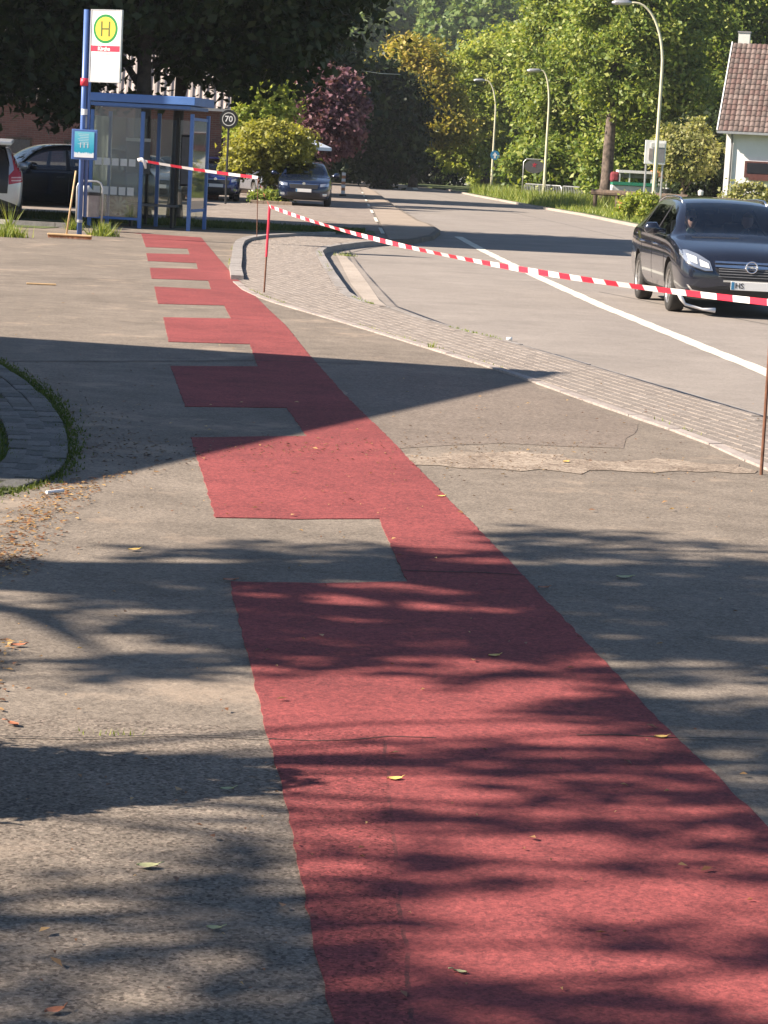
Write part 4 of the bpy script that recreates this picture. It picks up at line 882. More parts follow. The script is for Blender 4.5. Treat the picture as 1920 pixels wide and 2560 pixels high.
# ---------------------------------------------------------------- cars
def evaluated(me, mods):
    o = bpy.data.objects.new('tmp', me); COL.objects.link(o)
    extra = mods(o); dg = bpy.context.evaluated_depsgraph_get(); dg.update()
    out = bpy.data.meshes.new_from_object(o.evaluated_get(dg)); bpy.data.objects.remove(o)
    for e in extra or []: bpy.data.objects.remove(e)
    return out
def car_shell(p):
    """p: dict L W H hood belt cowl roof0 roof1 tail ax0 ax1 r"""
    Ln, Wd, H = p['L'], p['W']/2, p['H']; hd = p['hood']; bt = p['belt']; cw = p['cowl']; r0 = p['roof0']; r1 = p['roof1']; zb = p['zb']
    tb = p.get('tailbelt', bt+0.06)
    #  y, width scale, zbottom, belt z, top z, roof halfwidth (top pts), green?
    ns = p.get('nose', 0.0)
    st = [(0.0, 0.66+ns, zb+0.12, hd*0.62, hd*0.66, 0.50), (0.05, 0.80+ns*0.7, zb+0.03, hd*0.74, hd*0.79, 0.58), (0.18, 0.93+ns*0.25, zb, hd*0.85, hd*0.90, 0.66), (0.50, 0.985, zb, hd*0.93, hd*0.98, 0.70), (cw*0.72, 1.0, zb, bt*0.985, hd*1.05, 0.72),
          (cw, 1.0, zb, bt, bt+0.07, 0.74), (cw+0.10, 1.0, zb, bt+0.004, bt+0.13, 0.735), (cw+(r0-cw)*0.55, 1.0, zb, bt+0.01, bt+0.07+(H-bt-0.07)*0.62, 0.70), (r0, 1.0, zb, bt+0.02, H-0.055, 0.655), (r0+0.35, 1.0, zb, bt+0.025, H-0.008, 0.645),
          ((r0+r1)/2+0.15, 1.0, zb, bt+0.035, H, 0.64), (r1-0.35, 1.0, zb, bt+0.045, H-0.025, 0.63), (r1, 0.985, zb, tb-0.01, H-0.075, 0.60), (r1+(Ln-0.18-r1)*0.55, 0.965, zb, tb, tb+(H-tb-0.075)*0.55, 0.61), (Ln-0.16, 0.95, zb, tb-0.01, tb+0.05, 0.62),
          (Ln-0.05, 0.90, zb+0.03, tb-0.14, tb-0.09, 0.60), (Ln, 0.78, zb+0.10, tb-0.27, tb-0.22, 0.52)]
    rows = []
    for (y, ws, z0, zb_, zt, wt) in st:
        w = Wd*ws; tw = Wd*wt; green = zt-zb_ > 0.12
        mid = z0+(zb_-z0)*0.45
        side = [(0, z0), (w*0.80, z0), (w*0.955, z0+0.05), (w*0.995, mid), (w*1.0, zb_-0.12*(1 if zb_-z0 > 0.3 else 0.5)), (w*0.962, zb_-0.015)]
        gb_ = (w*0.935, zb_+0.012)
        if green:
            frac = min(1, (zt-zb_)/(H-bt)); gx = w*0.935+(tw*1.06-w*0.935)*1.0
            side += [gb_, (gx*1.0+(w*0.935-gx)*(1-frac)*0.6, zt-0.055*max(0.35, frac)), (tw*0.94+(w*0.9-tw)*(1-frac)*0.7, zt-0.012), (tw*0.5, zt+0.012), (0, zt+0.018)]
        else:
            side += [(w*0.92, zb_+0.004+(zt-zb_)*0.12), (w*0.86, zb_+(zt-zb_)*0.45), (w*0.72, zb_+(zt-zb_)*0.8), (w*0.4, zt+0.008), (0, zt+0.016)]
        rows.append((y, side))
    NP = 11; vs = []; 
    def ring(y, side): return [(x, y, z) for x, z in side]+[(-x, y, z) for x, z in side[-2:0:-1]]
    rings = [ring(y, s) for y, s in rows]
    c0 = [(x*0.5, -0.012, 0.5*(z-0.45)+0.45) for x, y, z in rings[0]]; cn = [(x*0.5, Ln+0.012, 0.5*(z-0.6)+0.6) for x, y, z in rings[-1]]
    rings = [c0]+rings+[cn]; nr = len(rings[0])
    for rg_ in rings: vs += rg_
    fs = []; mi = []
    nst = len(rings)
    gs, ge = 6, 15    # ring indexes (offset 1)
    for i in range(nst-1):
        for k in range(nr):
            k2 = (k+1) % nr; fs.append((i*nr+k, (i+1)*nr+k, (i+1)*nr+k2, i*nr+k2))
            kk = k if k < 10 else (nr-1-k)      # segment index mirrored
            m = 0
            if kk == 6 and 7 <= i <= 13: m = 2      # side glass
            if kk in (8, 9) and 6 <= i <= 8: m = 1   # windscreen
            if kk in (8, 9) and 13 <= i <= 14: m = 3 # rear window
            if kk in (0, 1) : m = 4
            mi.append(m)
    fs.append(tuple(range(nr))); mi.append(0); fs.append(tuple((nst-1)*nr+k for k in range(nr-1, -1, -1))); mi.append(0)
    me = bpy.data.meshes.new('shell'); me.from_pydata(vs, [], fs)
    for k in range(6): me.materials.append(M['black'])
    me.polygons.foreach_set('material_index', mi); me.update()
    bm = bmesh.new(); bm.from_mesh(me); bmesh.ops.recalc_face_normals(bm, faces=bm.faces); bm.to_mesh(me); bm.free()
    def mods(o):
        m = o.modifiers.new('s', 'SUBSURF'); m.levels = 2; m.render_levels = 2
        cu = MB()
        for ay in (p['ax0'], p['ax1']):
            for sx_ in (-1, 1): cu.tube([(sx_*(Wd-0.30), ay, p['r']), (sx_*(Wd+0.2), ay, p['r'])], p['r']+0.055, 28, mi=5)
        cm_ = cu.mesh('cut', [M['black']]*6); cm_.polygons.foreach_set('material_index', [5]*len(cm_.polygons))
        co = bpy.data.objects.new('cut', cm_); COL.objects.link(co)
        b = o.modifiers.new('b', 'BOOLEAN'); b.object = co; b.operation = 'DIFFERENCE'; b.solver = 'EXACT'
        return [co]
    return evaluated(me, mods)
def split_by_mat(me):
    bm = bmesh.new(); bm.from_mesh(me); bm.faces.ensure_lookup_table(); out = {}
    V = [v.co.copy() for v in bm.verts]; bm.verts.index_update()
    for f in bm.faces:
        d = out.setdefault(f.material_index, ([], [], {}))
        idx = []
        for v in f.verts:
            if v.index not in d[2]: d[2][v.index] = len(d[0]); d[0].append(tuple(v.co))
            idx.append(d[2][v.index])
        d[1].append(tuple(idx))
    bm.free(); return out
def patch(bvh, poly, axis, off=0.006, res=0.05, side=1):
    """polygon projected on the shell; axis 'f' front,'r' rear: (x,z); 's' side: (y,z)"""
    poly = [Vector(q) for q in poly]; pts = list(poly); n = len(poly)
    # densify boundary
    bnd = []
    for i in range(n):
        a, b = poly[i], poly[(i+1) % n]; k = max(1, int((b-a).length/res))
        for j in range(k): bnd.append(a.lerp(b, j/k))
    ins = []
    x0 = min(q.x for q in bnd); x1 = max(q.x for q in bnd); z0 = min(q.y for q in bnd); z1 = max(q.y for q in bnd)
    x = x0+res/2
    while x < x1:
        z = z0+res/2
        while z < z1:
            if inpoly(x, z, bnd): ins.append(Vector((x, z)))
            z += res
        x += res
    r_ = delaunay_2d_cdt(bnd+ins, [], [list(range(len(bnd)))], 1, 1e-5)
    vs = []
    for q in r_[0]:
        if axis == 'f': o, d = Vector((q.x, -3, q.y)), Vector((0, 1, 0))
        elif axis == 'r': o, d = Vector((q.x, 9, q.y)), Vector((0, -1, 0))
        else: o, d = Vector((3*side, q.x, q.y)), Vector((-side, 0, 0))
        h = bvh.ray_cast(o, d)
        if h[0] is None: h = bvh.find_nearest(o+d*3)
        vs.append(h[0]-d*off)
    d = {'f': Vector((0, 1, 0)), 'r': Vector((0, -1, 0)), 's': Vector((-side, 0, 0))}[axis]
    mb = MB(); mb.add(vs, [tuple(f) for f in r_[2]])
    nb = len(vs); # skirt using boundary order (first len(bnd) verts keep order)
    try:
        bi = list(range(len(bnd))); mb.add([vs[i] for i in bi]+[vs[i]+d*(off+0.01) for i in bi], [(i, (i+1) % len(bi), len(bi)+(i+1) % len(bi), len(bi)+i) for i in range(len(bi))])
    except Exception: pass
    return mb
def mirror_pts(pts): return [(-x, z) for x, z in pts][::-1]
WH = {}
def wheel_mesh(r):
    if r in WH: return WH[r]
    t = MB(); n = 32; w = 0.215
    prof = [(r*0.66, -w/2+0.01), (r*0.80, -w/2), (r*0.95, -w/2+0.01), (r, -w/2+0.04), (r, w/2-0.04), (r*0.95, w/2-0.01), (r*0.80, w/2), (r*0.66, w/2-0.01)]
    vs = [(x, rr*math.cos(2*math.pi*k/n), rr*math.sin(2*math.pi*k/n)) for rr, x in prof for k in range(n)]
    t.add(vs, [(i*n+k, i*n+(k+1) % n, (i+1)*n+(k+1) % n, (i+1)*n+k) for i in range(len(prof)-1) for k in range(n)])
    rim = MB(); rr = r*0.67
    for q in range(10):
        a0 = 2*math.pi*q/10; d = Vector((0, math.cos(a0), math.sin(a0))); s = Vector((0, -math.sin(a0), math.cos(a0)))
        c1 = d*0.05; c2 = d*rr*0.97
        rim.add([Vector((0.085, 0, 0))+c1-s*0.02, Vector((0.085, 0, 0))+c1+s*0.02, Vector((0.07, 0, 0))+c2+s*0.028, Vector((0.07, 0, 0))+c2-s*0.028,
                 Vector((0.05, 0, 0))+c1-s*0.02, Vector((0.05, 0, 0))+c1+s*0.02, Vector((0.03, 0, 0))+c2+s*0.028, Vector((0.03, 0, 0))+c2-s*0.028], [(0, 1, 2, 3), (0, 4, 5, 1), (1, 5, 6, 2), (3, 2, 6, 7), (0, 3, 7, 4)])
    vs = [(x, q_*math.cos(2*math.pi*k/n), q_*math.sin(2*math.pi*k/n)) for q_, x in ((rr, 0.10), (rr*0.93, 0.085), (rr*0.93, -0.08)) for k in range(n)]
    rim.add(vs, [(i*n+k, i*n+(k+1) % n, (i+1)*n+(k+1) % n, (i+1)*n+k) for i in range(2) for k in range(n)])
    rim.cyl((0.07, 0, 0), (1, 0, 0), 0.055, 0.04, 16)
    back = MB(); back.cyl((-0.02, 0, 0), (1, 0, 0), rr*0.92, 0.03, 24)
    WH[r] = (t.mesh('tyre', M['rubber'], True), rim.mesh('rim', M['alu']), back.mesh('brake_disc', M['black'])); return WH[r]
def make_car(name, label, p, pm_, loc, rz, group=None, detail=1, wind='carglass_clear', rails=None, tail_open=False, interior=True, cat='car'):
    c = thing(name, label, cat, loc, rz, group)
    sh_ = car_shell(p); bvh_bm = bmesh.new(); bvh_bm.from_mesh(sh_); bvh = BVHTree.FromBMesh(bvh_bm); bvh_bm.free()
    parts = split_by_mat(sh_); W2 = p['W']/2; H = p['H']; hd = p['hood']; bt = p['belt']; cw = p['cowl']
    names = {0: ('body', pm_), 1: ('windscreen', M[wind]), 2: ('side_window', M['carglass']), 3: ('rear_window', M['carglass']), 4: ('underbody', M['black']), 5: ('wheel_arch', M['black'])}
    for k, (vs, fs, _) in parts.items():
        nm, mt = names[k]; mb = MB(); mb.add(vs, fs)
        if k == 5:
            for sx_ in (-1, 1):
                for fr_ in (True, False):
                    ff = [f for f in fs if (vs[f[0]][0] > 0) == (sx_ > 0) and (vs[f[0]][1] < p['L']/2) == fr_]
                    if not ff: continue
                    ids = sorted({i for f in ff for i in f}); mp_ = {o: n for n, o in enumerate(ids)}
                    MB().add([vs[i] for i in ids], [tuple(mp_[i] for i in f) for f in ff]).build('wheel_arch', mt, c)
            continue
        if nm == 'rear_window' and tail_open: continue
        o = mb.build(nm, mt, c, smooth=(k not in (5,)))
    r = p['r']; ty, ri, bk = wheel_mesh(r)
    for ay in (p['ax0'], p['ax1']):
        for s in (-1, 1):
            w = link_mesh('wheel', ty, c, (s*(W2-0.125), ay, r), (0, 0, 0 if s > 0 else math.pi)); w_r = link_mesh('rim', ri, w); link_mesh('brake_disc', bk, w)
    def add(nm, polys, ax, mat, off=0.006, res=0.05, both=True):
        for poly in polys:
            patch(bvh, poly, ax, off, res).build(nm, mat, c, smooth=True)
            if both: patch(bvh, mirror_pts(poly), ax, off, res).build(nm, mat, c, smooth=True)
    return c, bvh, add
def car_side_lines(c, bvh, p, both=True, trim='black'):
    bt = p['belt']; cw = p['cowl']; r1 = p['roof1']; r0 = p['roof0']; b1 = (p['ax0']+p['ax1'])/2+0.12; H = p['H']
    for s in (-1, 1):
        for y in (cw+0.12, b1, p['ax1']-0.28):
            patch(bvh, [(y-0.006, p['zb']+0.1), (y+0.006, p['zb']+0.1), (y+0.006, bt-0.02), (y-0.006, bt-0.02)], 's', 0.002, 0.08, s).build('door_gap', M['black'], c)
        patch(bvh, [(b1-0.05, bt+0.03), (b1+0.05, bt+0.03), (b1+0.03, H-0.12), (b1-0.03, H-0.12)], 's', 0.004, 0.08, s).build('pillar_trim', M['black'], c)
        patch(bvh, [(p['ax1']-0.02, bt+0.06), (p['ax1']+0.05, bt+0.06), (p['ax1']+0.01, H-0.16), (p['ax1']-0.06, H-0.16)], 's', 0.004, 0.08, s).build('pillar_trim', M['black'], c)
        for y in (b1-0.28, p['ax1']-0.36):
            h = patch(bvh, [(y, bt-0.135), (y+0.18, bt-0.13), (y+0.18, bt-0.105), (y, bt-0.11)], 's', 0.03, 0.04, s).build('door_handle', M['chrome' if trim == 'chrome' else 'black'], c, smooth=True)
        if trim: patch(bvh, [(cw+0.2, bt+0.005), (r1+0.25, bt+0.055), (r1+0.25, bt+0.075), (cw+0.2, bt+0.025)], 's', 0.005, 0.1, s).build('window_trim', M[trim], c, smooth=True)
        mm = MB(); mz = bt+0.10; my = cw+0.30; W2 = p['W']/2
        mm.tube([(s*(W2-0.04), my, mz-0.03), (s*(W2+0.05), my, mz-0.02), (s*(W2+0.10), my+0.0, mz+0.0), (s*(W2+0.21), my+0.02, mz), (s*(W2+0.25), my+0.03, mz)], [0.025, 0.03, 0.085, 0.08, 0.03], 12)
        mo = mm.build('wing_mirror', c['paint_ref'] if False else PAINT[c.name], c, smooth=True); mo.scale = (1, 1, 1)
PAINT = {}
def interior(c, p, steering=True):
    W2 = p['W']/2; bt = p['belt']; cw = p['cowl']
    MB().box((0, (cw+p['roof1'])/2+0.3, 0.30), (W2*1.7, p['roof1']-cw+0.5, 0.06)).build('cabin_floor', M['black'], c)
    MB().box((0, cw+0.28, bt-0.10), (W2*1.72, 0.50, 0.20)).build('dashboard', M['black'], c, bevel=0.04)
    for s in (-1, 1):
        st = MB(); st.box((s*0.37, cw+1.30, 0.55), (0.50, 0.52, 0.16)); st.box((s*0.37, cw+1.60, 0.86), (0.48, 0.14, 0.62))
        st.box((s*0.37, cw+1.62, 1.24), (0.24, 0.10, 0.17)); st.build('front_seat', M['seatcloth'], c, bevel=0.04)
    MB().box((0, cw+2.5, 0.78), (1.2, 0.16, 0.66)).build('rear_seat', M['seatcloth'], c, bevel=0.04)
    if steering:
        sw = MB(); n = 20; ctr = Vector((0.37, cw+0.62, bt-0.0)); ax = Vector((0, -0.85, 0.45)).normalized(); u = Vector((1, 0, 0)); v_ = ax.cross(u)
        sw.tube([ctr+(u*math.cos(2*math.pi*k/n)+v_*math.sin(2*math.pi*k/n))*0.185 for k in range(n+1)], 0.014, 6); sw.tube([ctr-u*0.18, ctr+u*0.18], 0.018, 6); sw.build('steering_wheel', M['black'], c)
    MB().box((0, cw+0.75, p['H']-0.16), (0.22, 0.03, 0.06)).build('rear_view_mirror', M['black'], c)
def plate(c, bvh, x, z, ax='f', txt='', w=0.52, h=0.11, ymean=None):
    hit = bvh.ray_cast(Vector((x, -3 if ax == 'f' else 9, z)), Vector((0, 1 if ax == 'f' else -1, 0)))[0]; y = (hit.y if hit else 0)+(-0.028 if ax == 'f' else 0.028)
    s = -1 if ax == 'f' else 1
    o = MB().box((x, y, z), (w, 0.012, h)).build('number_plate', M['white'], c, bevel=0.004)
    MB().box((x-s*(-1)*(-1)*0 - (w/2-0.022)*(1 if ax == 'f' else -1), y+s*0.008, z), (0.04, 0.003, h*0.9)).build('blue_strip', M['roadsign_blue'], o)
    if txt: text_mesh(txt, 0.095, M['black'], 'lettering', o, (x-w/2+0.055, y+s*0.008, z), (math.pi/2, 0, 0 if ax == 'f' else math.pi), 0.001, 'LEFT')
    return o
# --- the moving black estate car with people
opel = dict(nose=0.12, L=4.90, W=1.86, H=1.50, hood=0.93, belt=0.97, cowl=1.28, roof0=2.05, roof1=4.15, zb=0.20, ax0=0.98, ax1=3.72, r=0.335)
blackp = plain('anthracite_paint', (0.030, 0.036, 0.058), 0.18, metal=0.65, var=0.03, spec=0.8, coat=1.0)
ax_f = P(1665, 777, ZR)    # outer front tyre contact
rz_o = R(2.9); dirv = Vector((math.sin(-rz_o)*-1, math.cos(rz_o)))  # +y local in world
Rm = Matrix.Rotation(rz_o, 2); 
lo = Vector((ax_f.x, ax_f.y))-Rm @ Vector((-(1.86/2-0.02), 0.98))
c1, bv1, add1 = make_car('estate_car', 'black estate car with two people driving towards the camera on the right', opel, blackp, (lo.x, lo.y, ZR), rz_o)
PAINT[c1.name] = blackp
car_side_lines(c1, bv1, opel, trim='chrome'); interior(c1, opel)
add1('headlight', [[(-0.50, 0.60), (-0.60, 0.595), (-0.74, 0.64), (-0.84, 0.70), (-0.885, 0.78), (-0.875, 0.84), (-0.80, 0.845), (-0.68, 0.80), (-0.54, 0.715)]], 'f', M['lens'], 0.012, 0.03)
add1('lamp_reflector', [[(-0.54, 0.625), (-0.66, 0.65), (-0.67, 0.735), (-0.56, 0.69)], [(-0.70, 0.675), (-0.81, 0.72), (-0.82, 0.80), (-0.71, 0.765)]], 'f', M['white'], 0.02, 0.03)
add1('lamp_trim', [[(-0.50, 0.585), (-0.60, 0.58), (-0.74, 0.625), (-0.84, 0.685), (-0.84, 0.70), (-0.74, 0.64), (-0.60, 0.595), (-0.50, 0.60)]], 'f', M['black'], 0.015, 0.03)
add1('grille', [[(-0.46, 0.60), (-0.36, 0.50), (0, 0.475), (0.36, 0.50), (0.46, 0.60), (0.47, 0.695), (0, 0.72), (-0.47, 0.695)]], 'f', M['black'], 0.006, 0.05, both=False)
for z_, hh in ((0.715, 0.014), (0.665, 0.022), (0.475, 0.012)):
    ww = 0.47 if z_ > 0.6 else 0.36
    add1('chrome_bar', [[(-ww, z_-0.012), (0, z_-hh), (ww, z_-0.012), (ww, z_+0.012), (0, z_+hh), (-ww, z_+0.012)]], 'f', M['chrome'], 0.018, 0.05, both=False)
for z_ in (0.63, 0.60, 0.565, 0.53):
    add1('grille_bar', [[(-0.42, z_-0.004), (0.42, z_-0.004), (0.42, z_+0.004), (-0.42, z_+0.004)]], 'f', M['greypanel'], 0.012, 0.08, both=False)
hit = bv1.ray_cast(Vector((0, -3, 0.665)), Vector((0, 1, 0)))[0]
em = MB(); n = 28
em.tube([(0.072*math.cos(2*math.pi*k/n), hit.y-0.035, 0.665+0.072*math.sin(2*math.pi*k/n)) for k in range(n+1)], 0.010, 8)
em.add([(-0.085, hit.y-0.036, 0.672), (0.02, hit.y-0.036, 0.678), (0.012, hit.y-0.036, 0.667), (0.085, hit.y-0.036, 0.658), (-0.02, hit.y-0.036, 0.652), (-0.012, hit.y-0.036, 0.663)], [(0, 5, 4, 3, 2, 1)])
em.build('emblem', M['chrome'], c1, smooth=False)
add1('fog_light', [[(-0.50, 0.30), (-0.76, 0.34), (-0.80, 0.40), (-0.70, 0.395), (-0.52, 0.33)]], 'f', M['black'], 0.006, 0.05)
add1('chrome_blade', [[(-0.50, 0.285), (-0.76, 0.325), (-0.82, 0.405), (-0.80, 0.405), (-0.745, 0.345), (-0.50, 0.305)]], 'f', M['chrome'], 0.016, 0.04)
add1('lower_intake', [[(-0.42, 0.27), (0.42, 0.27), (0.46, 0.36), (-0.46, 0.36)]], 'f', M['black'], 0.005, 0.06, both=False)
plate(c1, bv1, 0.0, 0.42, 'f', 'HS')
for s in (-1, 1):
    hl = []
    for y_ in (2.15, 2.4, 3.0, 3.6, 4.1, 4.3):
        h_ = bv1.ray_cast(Vector((s*0.585, y_, 3)), Vector((0, 0, -1)))[0]; hl.append(h_+Vector((0, 0, 0.035 if 2.2 < y_ < 4.2 else 0.0)))
    MB().tube(hl, 0.016, 8).build('roof_rail', M['chrome'], c1, smooth=True)
add1('wiper', [[(-0.62, 0.985), (0.0, 1.0), (0.0, 1.012), (-0.62, 0.997)]], 'f', M['black'], 0.012, 0.08, both=False)
# people in it
def skin_mesh(verts, edges, mat, name):
    me = bpy.data.meshes.new(name); me.from_pydata([v[:3] for v in verts], edges, [])
    def mods(o):
        m = o.modifiers.new('k', 'SKIN'); 
        for i, v in enumerate(verts): me.skin_vertices[0].data[i].radius = (v[3], v[4] if len(v) > 4 else v[3])
        me.skin_vertices[0].data[0].use_root = True
        s_ = o.modifiers.new('s', 'SUBSURF'); s_.levels = 2
    o = bpy.data.objects.new('tmp', me); COL.objects.link(o); o.modifiers.new('k', 'SKIN')
    for i, v in enumerate(verts): me.skin_vertices[0].data[i].radius = (v[3], v[4] if len(v) > 4 else v[3])
    me.skin_vertices[0].data[0].use_root = True
    s_ = o.modifiers.new('s', 'SUBSURF'); s_.levels = 2
    dg = bpy.context.evaluated_depsgraph_get(); dg.update(); out = bpy.data.meshes.new_from_object(o.evaluated_get(dg)); bpy.data.objects.remove(o)
    out.materials.clear(); out.materials.append(mat); out.polygons.foreach_set('use_smooth', [True]*len(out.polygons)); out.name = name; return out
def head_mesh(mat):
    bm = bmesh.new(); bmesh.ops.create_uvsphere(bm, u_segments=28, v_segments=20, radius=1.0)
    for v in bm.verts:
        x, y, z = v.co; w = 1.0-0.22*max(0, -z)**1.3
        v.co = Vector((x*0.074*w, y*0.094*(1-0.08*max(0, -z))-0.006*max(0, -z), z*0.118))
        fx, fz = v.co.x, v.co.z
        if y < 0:
            v.co.y -= 0.022*math.exp(-((fx/0.012)**2+((fz+0.012)/0.022)**2))   # nose
            v.co.y += 0.008*math.exp(-(((abs(fx)-0.03)/0.014)**2+((fz-0.012)/0.012)**2))  # eye sockets
            v.co.y -= 0.005*math.exp(-((fx/0.022)**2+((fz+0.052)/0.008)**2))   # lips
            v.co.y -= 0.008*math.exp(-((fx/0.025)**2+((fz+0.095)/0.018)**2))   # chin
        for s in (-1, 1): v.co.x += s*0.012*math.exp(-(((fx-s*0.07)/0.012)**2+((v.co.y-0.008)/0.014)**2+((fz)/0.026)**2))
    me = bpy.data.meshes.new('head'); bm.to_mesh(me); bm.free(); me.materials.append(mat); me.polygons.foreach_set('use_smooth', [True]*len(me.polygons)); return me
def person(label, loc, rz, shirt, driver, glasses, yaw=0.0):
    t = thing('person', label, 'person', loc, rz)
    # seated figure: origin on seat, facing -Y
    V = [(0, 0, 0.10, .15, .12), (0, 0.02, 0.30, .13, .11), (0, 0.03, 0.46, .17, .11), (0, 0.0, 0.585, .055), (0, -0.015, 0.66, .05),
         (0.10, -0.02, 0.08, .09), (0.14, -0.45, 0.10, .065), (0.15, -0.50, -0.28, .05), (-0.10, -0.02, 0.08, .09), (-0.14, -0.45, 0.10, .065), (-0.15, -0.50, -0.28, .05),
         (0.17, 0.03, 0.51, .06), (-0.17, 0.03, 0.51, .06)]
    if driver:
        V += [(0.22, -0.15, 0.30, .045), (0.15, -0.40, 0.44, .032), (-0.22, -0.15, 0.30, .045), (-0.15, -0.40, 0.42, .032)]
    else:
        V += [(0.23, -0.04, 0.26, .045), (0.10, -0.24, 0.18, .032), (-0.23, -0.04, 0.26, .045), (-0.10, -0.24, 0.18, .032)]
    E = [(0, 1), (1, 2), (2, 3), (3, 4), (0, 5), (5, 6), (6, 7), (0, 8), (8, 9), (9, 10), (2, 11), (2, 12), (11, 13), (13, 14), (12, 15), (15, 16)]
    link_mesh('body', skin_mesh(V, E, M[shirt], 'body'), t)
    hd_ = link_mesh('head', head_mesh(M['skin']), t, (0, -0.03, 0.755), (0, 0, yaw))
    # hair cap
    bm = bmesh.new(); bmesh.ops.create_uvsphere(bm, u_segments=20, v_segments=14, radius=1.0)
    bmesh.ops.delete(bm, geom=[v for v in bm.verts if (v.co.z < 0.35 and v.co.y < -0.1) or v.co.z < -0.55], context='VERTS')
    for v in bm.verts: v.co = Vector((v.co.x*0.083, v.co.y*0.101+0.006, v.co.z*0.122+0.008))
    me = bpy.data.meshes.new('hair'); bm.to_mesh(me); bm.free(); me.materials.append(M['hair']); me.polygons.foreach_set('use_smooth', [True]*len(me.polygons)); link_mesh('hair', me, hd_)
    if glasses:
        gl_ = MB()
        for s in (-1, 1): gl_.tube([(s*0.033-0.0, -0.094, 0.012), (s*0.033, -0.100, 0.012)], 0.027, 12)
        gl_.tube([(-0.07, -0.05, 0.015), (-0.05, -0.094, 0.016), (0.05, -0.094, 0.016), (0.07, -0.05, 0.015)], 0.004, 6); gl_.build('sunglasses', M['black'], hd_)
    # hands
    for s in (-1, 1):
        w = Vector((s*0.15, -0.40, 0.43)) if driver else Vector((s*0.10, -0.24, 0.18)); fwd = Vector((-s*0.15, -0.75, 0.45)) if driver else Vector((-s*0.5, -0.8, -0.1)); fwd.normalize()
        sd = fwd.cross(Vector((0, 0, 1))).normalized(); upv = sd.cross(fwd)
        V = [(*w, .028, .022), (*(w+fwd*0.045), .036, .018), (*(w+fwd*0.085), .036, .016)]; E = [(0, 1), (1, 2)]
        for k, (o_, ln) in enumerate(((-0.028, .06), (-0.01, .07), (0.01, .066), (0.028, .052))):
            b0 = w+fwd*0.085+sd*o_; i = len(V); V += [(*b0, .010), (*(b0+fwd*ln*0.55-upv*0.004), .009), (*(b0+fwd*ln*0.8-upv*ln*0.45), .008)]; E += [(2, i), (i, i+1), (i+1, i+2)]
        i = len(V); tb = w+fwd*0.03-sd*s*0.03; V += [(*tb, .012), (*(tb+fwd*0.03-sd*s*0.025), .010), (*(tb+fwd*0.055-sd*s*0.028-upv*.01), .009)]; E += [(1, i), (i, i+1), (i+1, i+2)]
        link_mesh('hand', skin_mesh(V, E, M['skin'], 'hand'), t)
    return t
def in_car(local): 
    v = Matrix.Rotation(rz_o, 3, 'Z') @ Vector(local); return (lo.x+v.x, lo.y+v.y, ZR+v.z)
person('passenger with sunglasses and a pale top in the black estate car', in_car((-0.39, opel['cowl']+1.28, 0.43)), rz_o, 'shirt', False, True, 0.15)
person('driver in dark clothes holding the wheel of the black estate car', in_car((0.37, opel['cowl']+1.12, 0.45)), rz_o, 'darkcloth', True, False)
# --- parked cars
def parked(name, label, p, pm_, loc, rz, grp, style='suv', **kw):
    c, bv, add = make_car(name, label, p, pm_, loc, rz, grp, **kw); PAINT[c.name] = pm_
    car_side_lines(c, bv, p, trim='black'); interior(c, p, False); hd = p['hood']; W2 = p['W']/2
    add('headlight', [[(-W2*0.60, hd*0.70), (-W2*0.90, hd*0.74), (-W2*0.93, hd*0.85), (-W2*0.60, hd*0.80)]], 'f', M['lens'], 0.01, 0.04)
    add('grille', [[(-W2*0.50, hd*0.62), (W2*0.50, hd*0.62), (W2*0.55, hd*0.78), (-W2*0.55, hd*0.78)]], 'f', M['black'], 0.008, 0.06, both=False)
    add('chrome_bar', [[(-W2*0.55, hd*0.775), (W2*0.55, hd*0.775), (W2*0.55, hd*0.795), (-W2*0.55, hd*0.795)]], 'f', M['chrome'], 0.014, 0.06, both=False)
    h_ = bv.ray_cast(Vector((0, -3, hd*0.80)), Vector((0, 1, 0)))[0]; e = MB(); disc(e, (0, h_.y-0.03, hd*0.80), 0.05, 20, depth=0.02); e.build('emblem', M['chrome'], c)
    add('lower_intake', [[(-W2*0.6, p['zb']+0.12), (W2*0.6, p['zb']+0.12), (W2*0.6, p['zb']+0.26), (-W2*0.6, p['zb']+0.26)]], 'f', M['black'], 0.006, 0.06, both=False)
    add('fog_light', [[(-W2*0.70, p['zb']+0.16), (-W2*0.86, p['zb']+0.16), (-W2*0.86, p['zb']+0.24), (-W2*0.70, p['zb']+0.24)]], 'f', M['lens'], 0.008, 0.05)
    plate(c, bv, 0, p['zb']+0.33, 'f'); plate(c, bv, 0, 0.78, 'r')
    add('tail_light', [[(-W2*0.66, p['belt']-0.02), (-W2*0.90, p['belt']-0.02), (-W2*0.90, p['belt']-0.22), (-W2*0.66, p['belt']-0.20)]], 'r', M['redlens'], 0.01, 0.04)
    return c, bv, add
navy = paint('navy_paint', (0.008, 0.018, 0.055)); blue2 = paint('blue_paint', (0.01, 0.025, 0.16)); silver = plain('silver_paint', (0.52, 0.53, 0.55), 0.3, metal=0.5, var=0.03, coat=1.0)
darkc = paint('black_blue_paint', (0.012, 0.013, 0.02)); grey = paint('grey_paint', (0.16, 0.18, 0.22)); ltblue = paint('light_blue_paint', (0.10, 0.22, 0.42))
pg = 'cars parked behind the shelter'
hatch = dict(L=4.2, W=1.78, H=1.46, hood=0.92, belt=0.94, cowl=1.15, roof0=1.85, roof1=3.55, zb=0.19, ax0=0.85, ax1=3.45, r=0.31)
octa = dict(L=4.65, W=1.82, H=1.47, hood=0.93, belt=0.95, cowl=1.22, roof0=1.95, roof1=3.95, zb=0.19, ax0=0.9, ax1=3.58, r=0.32)
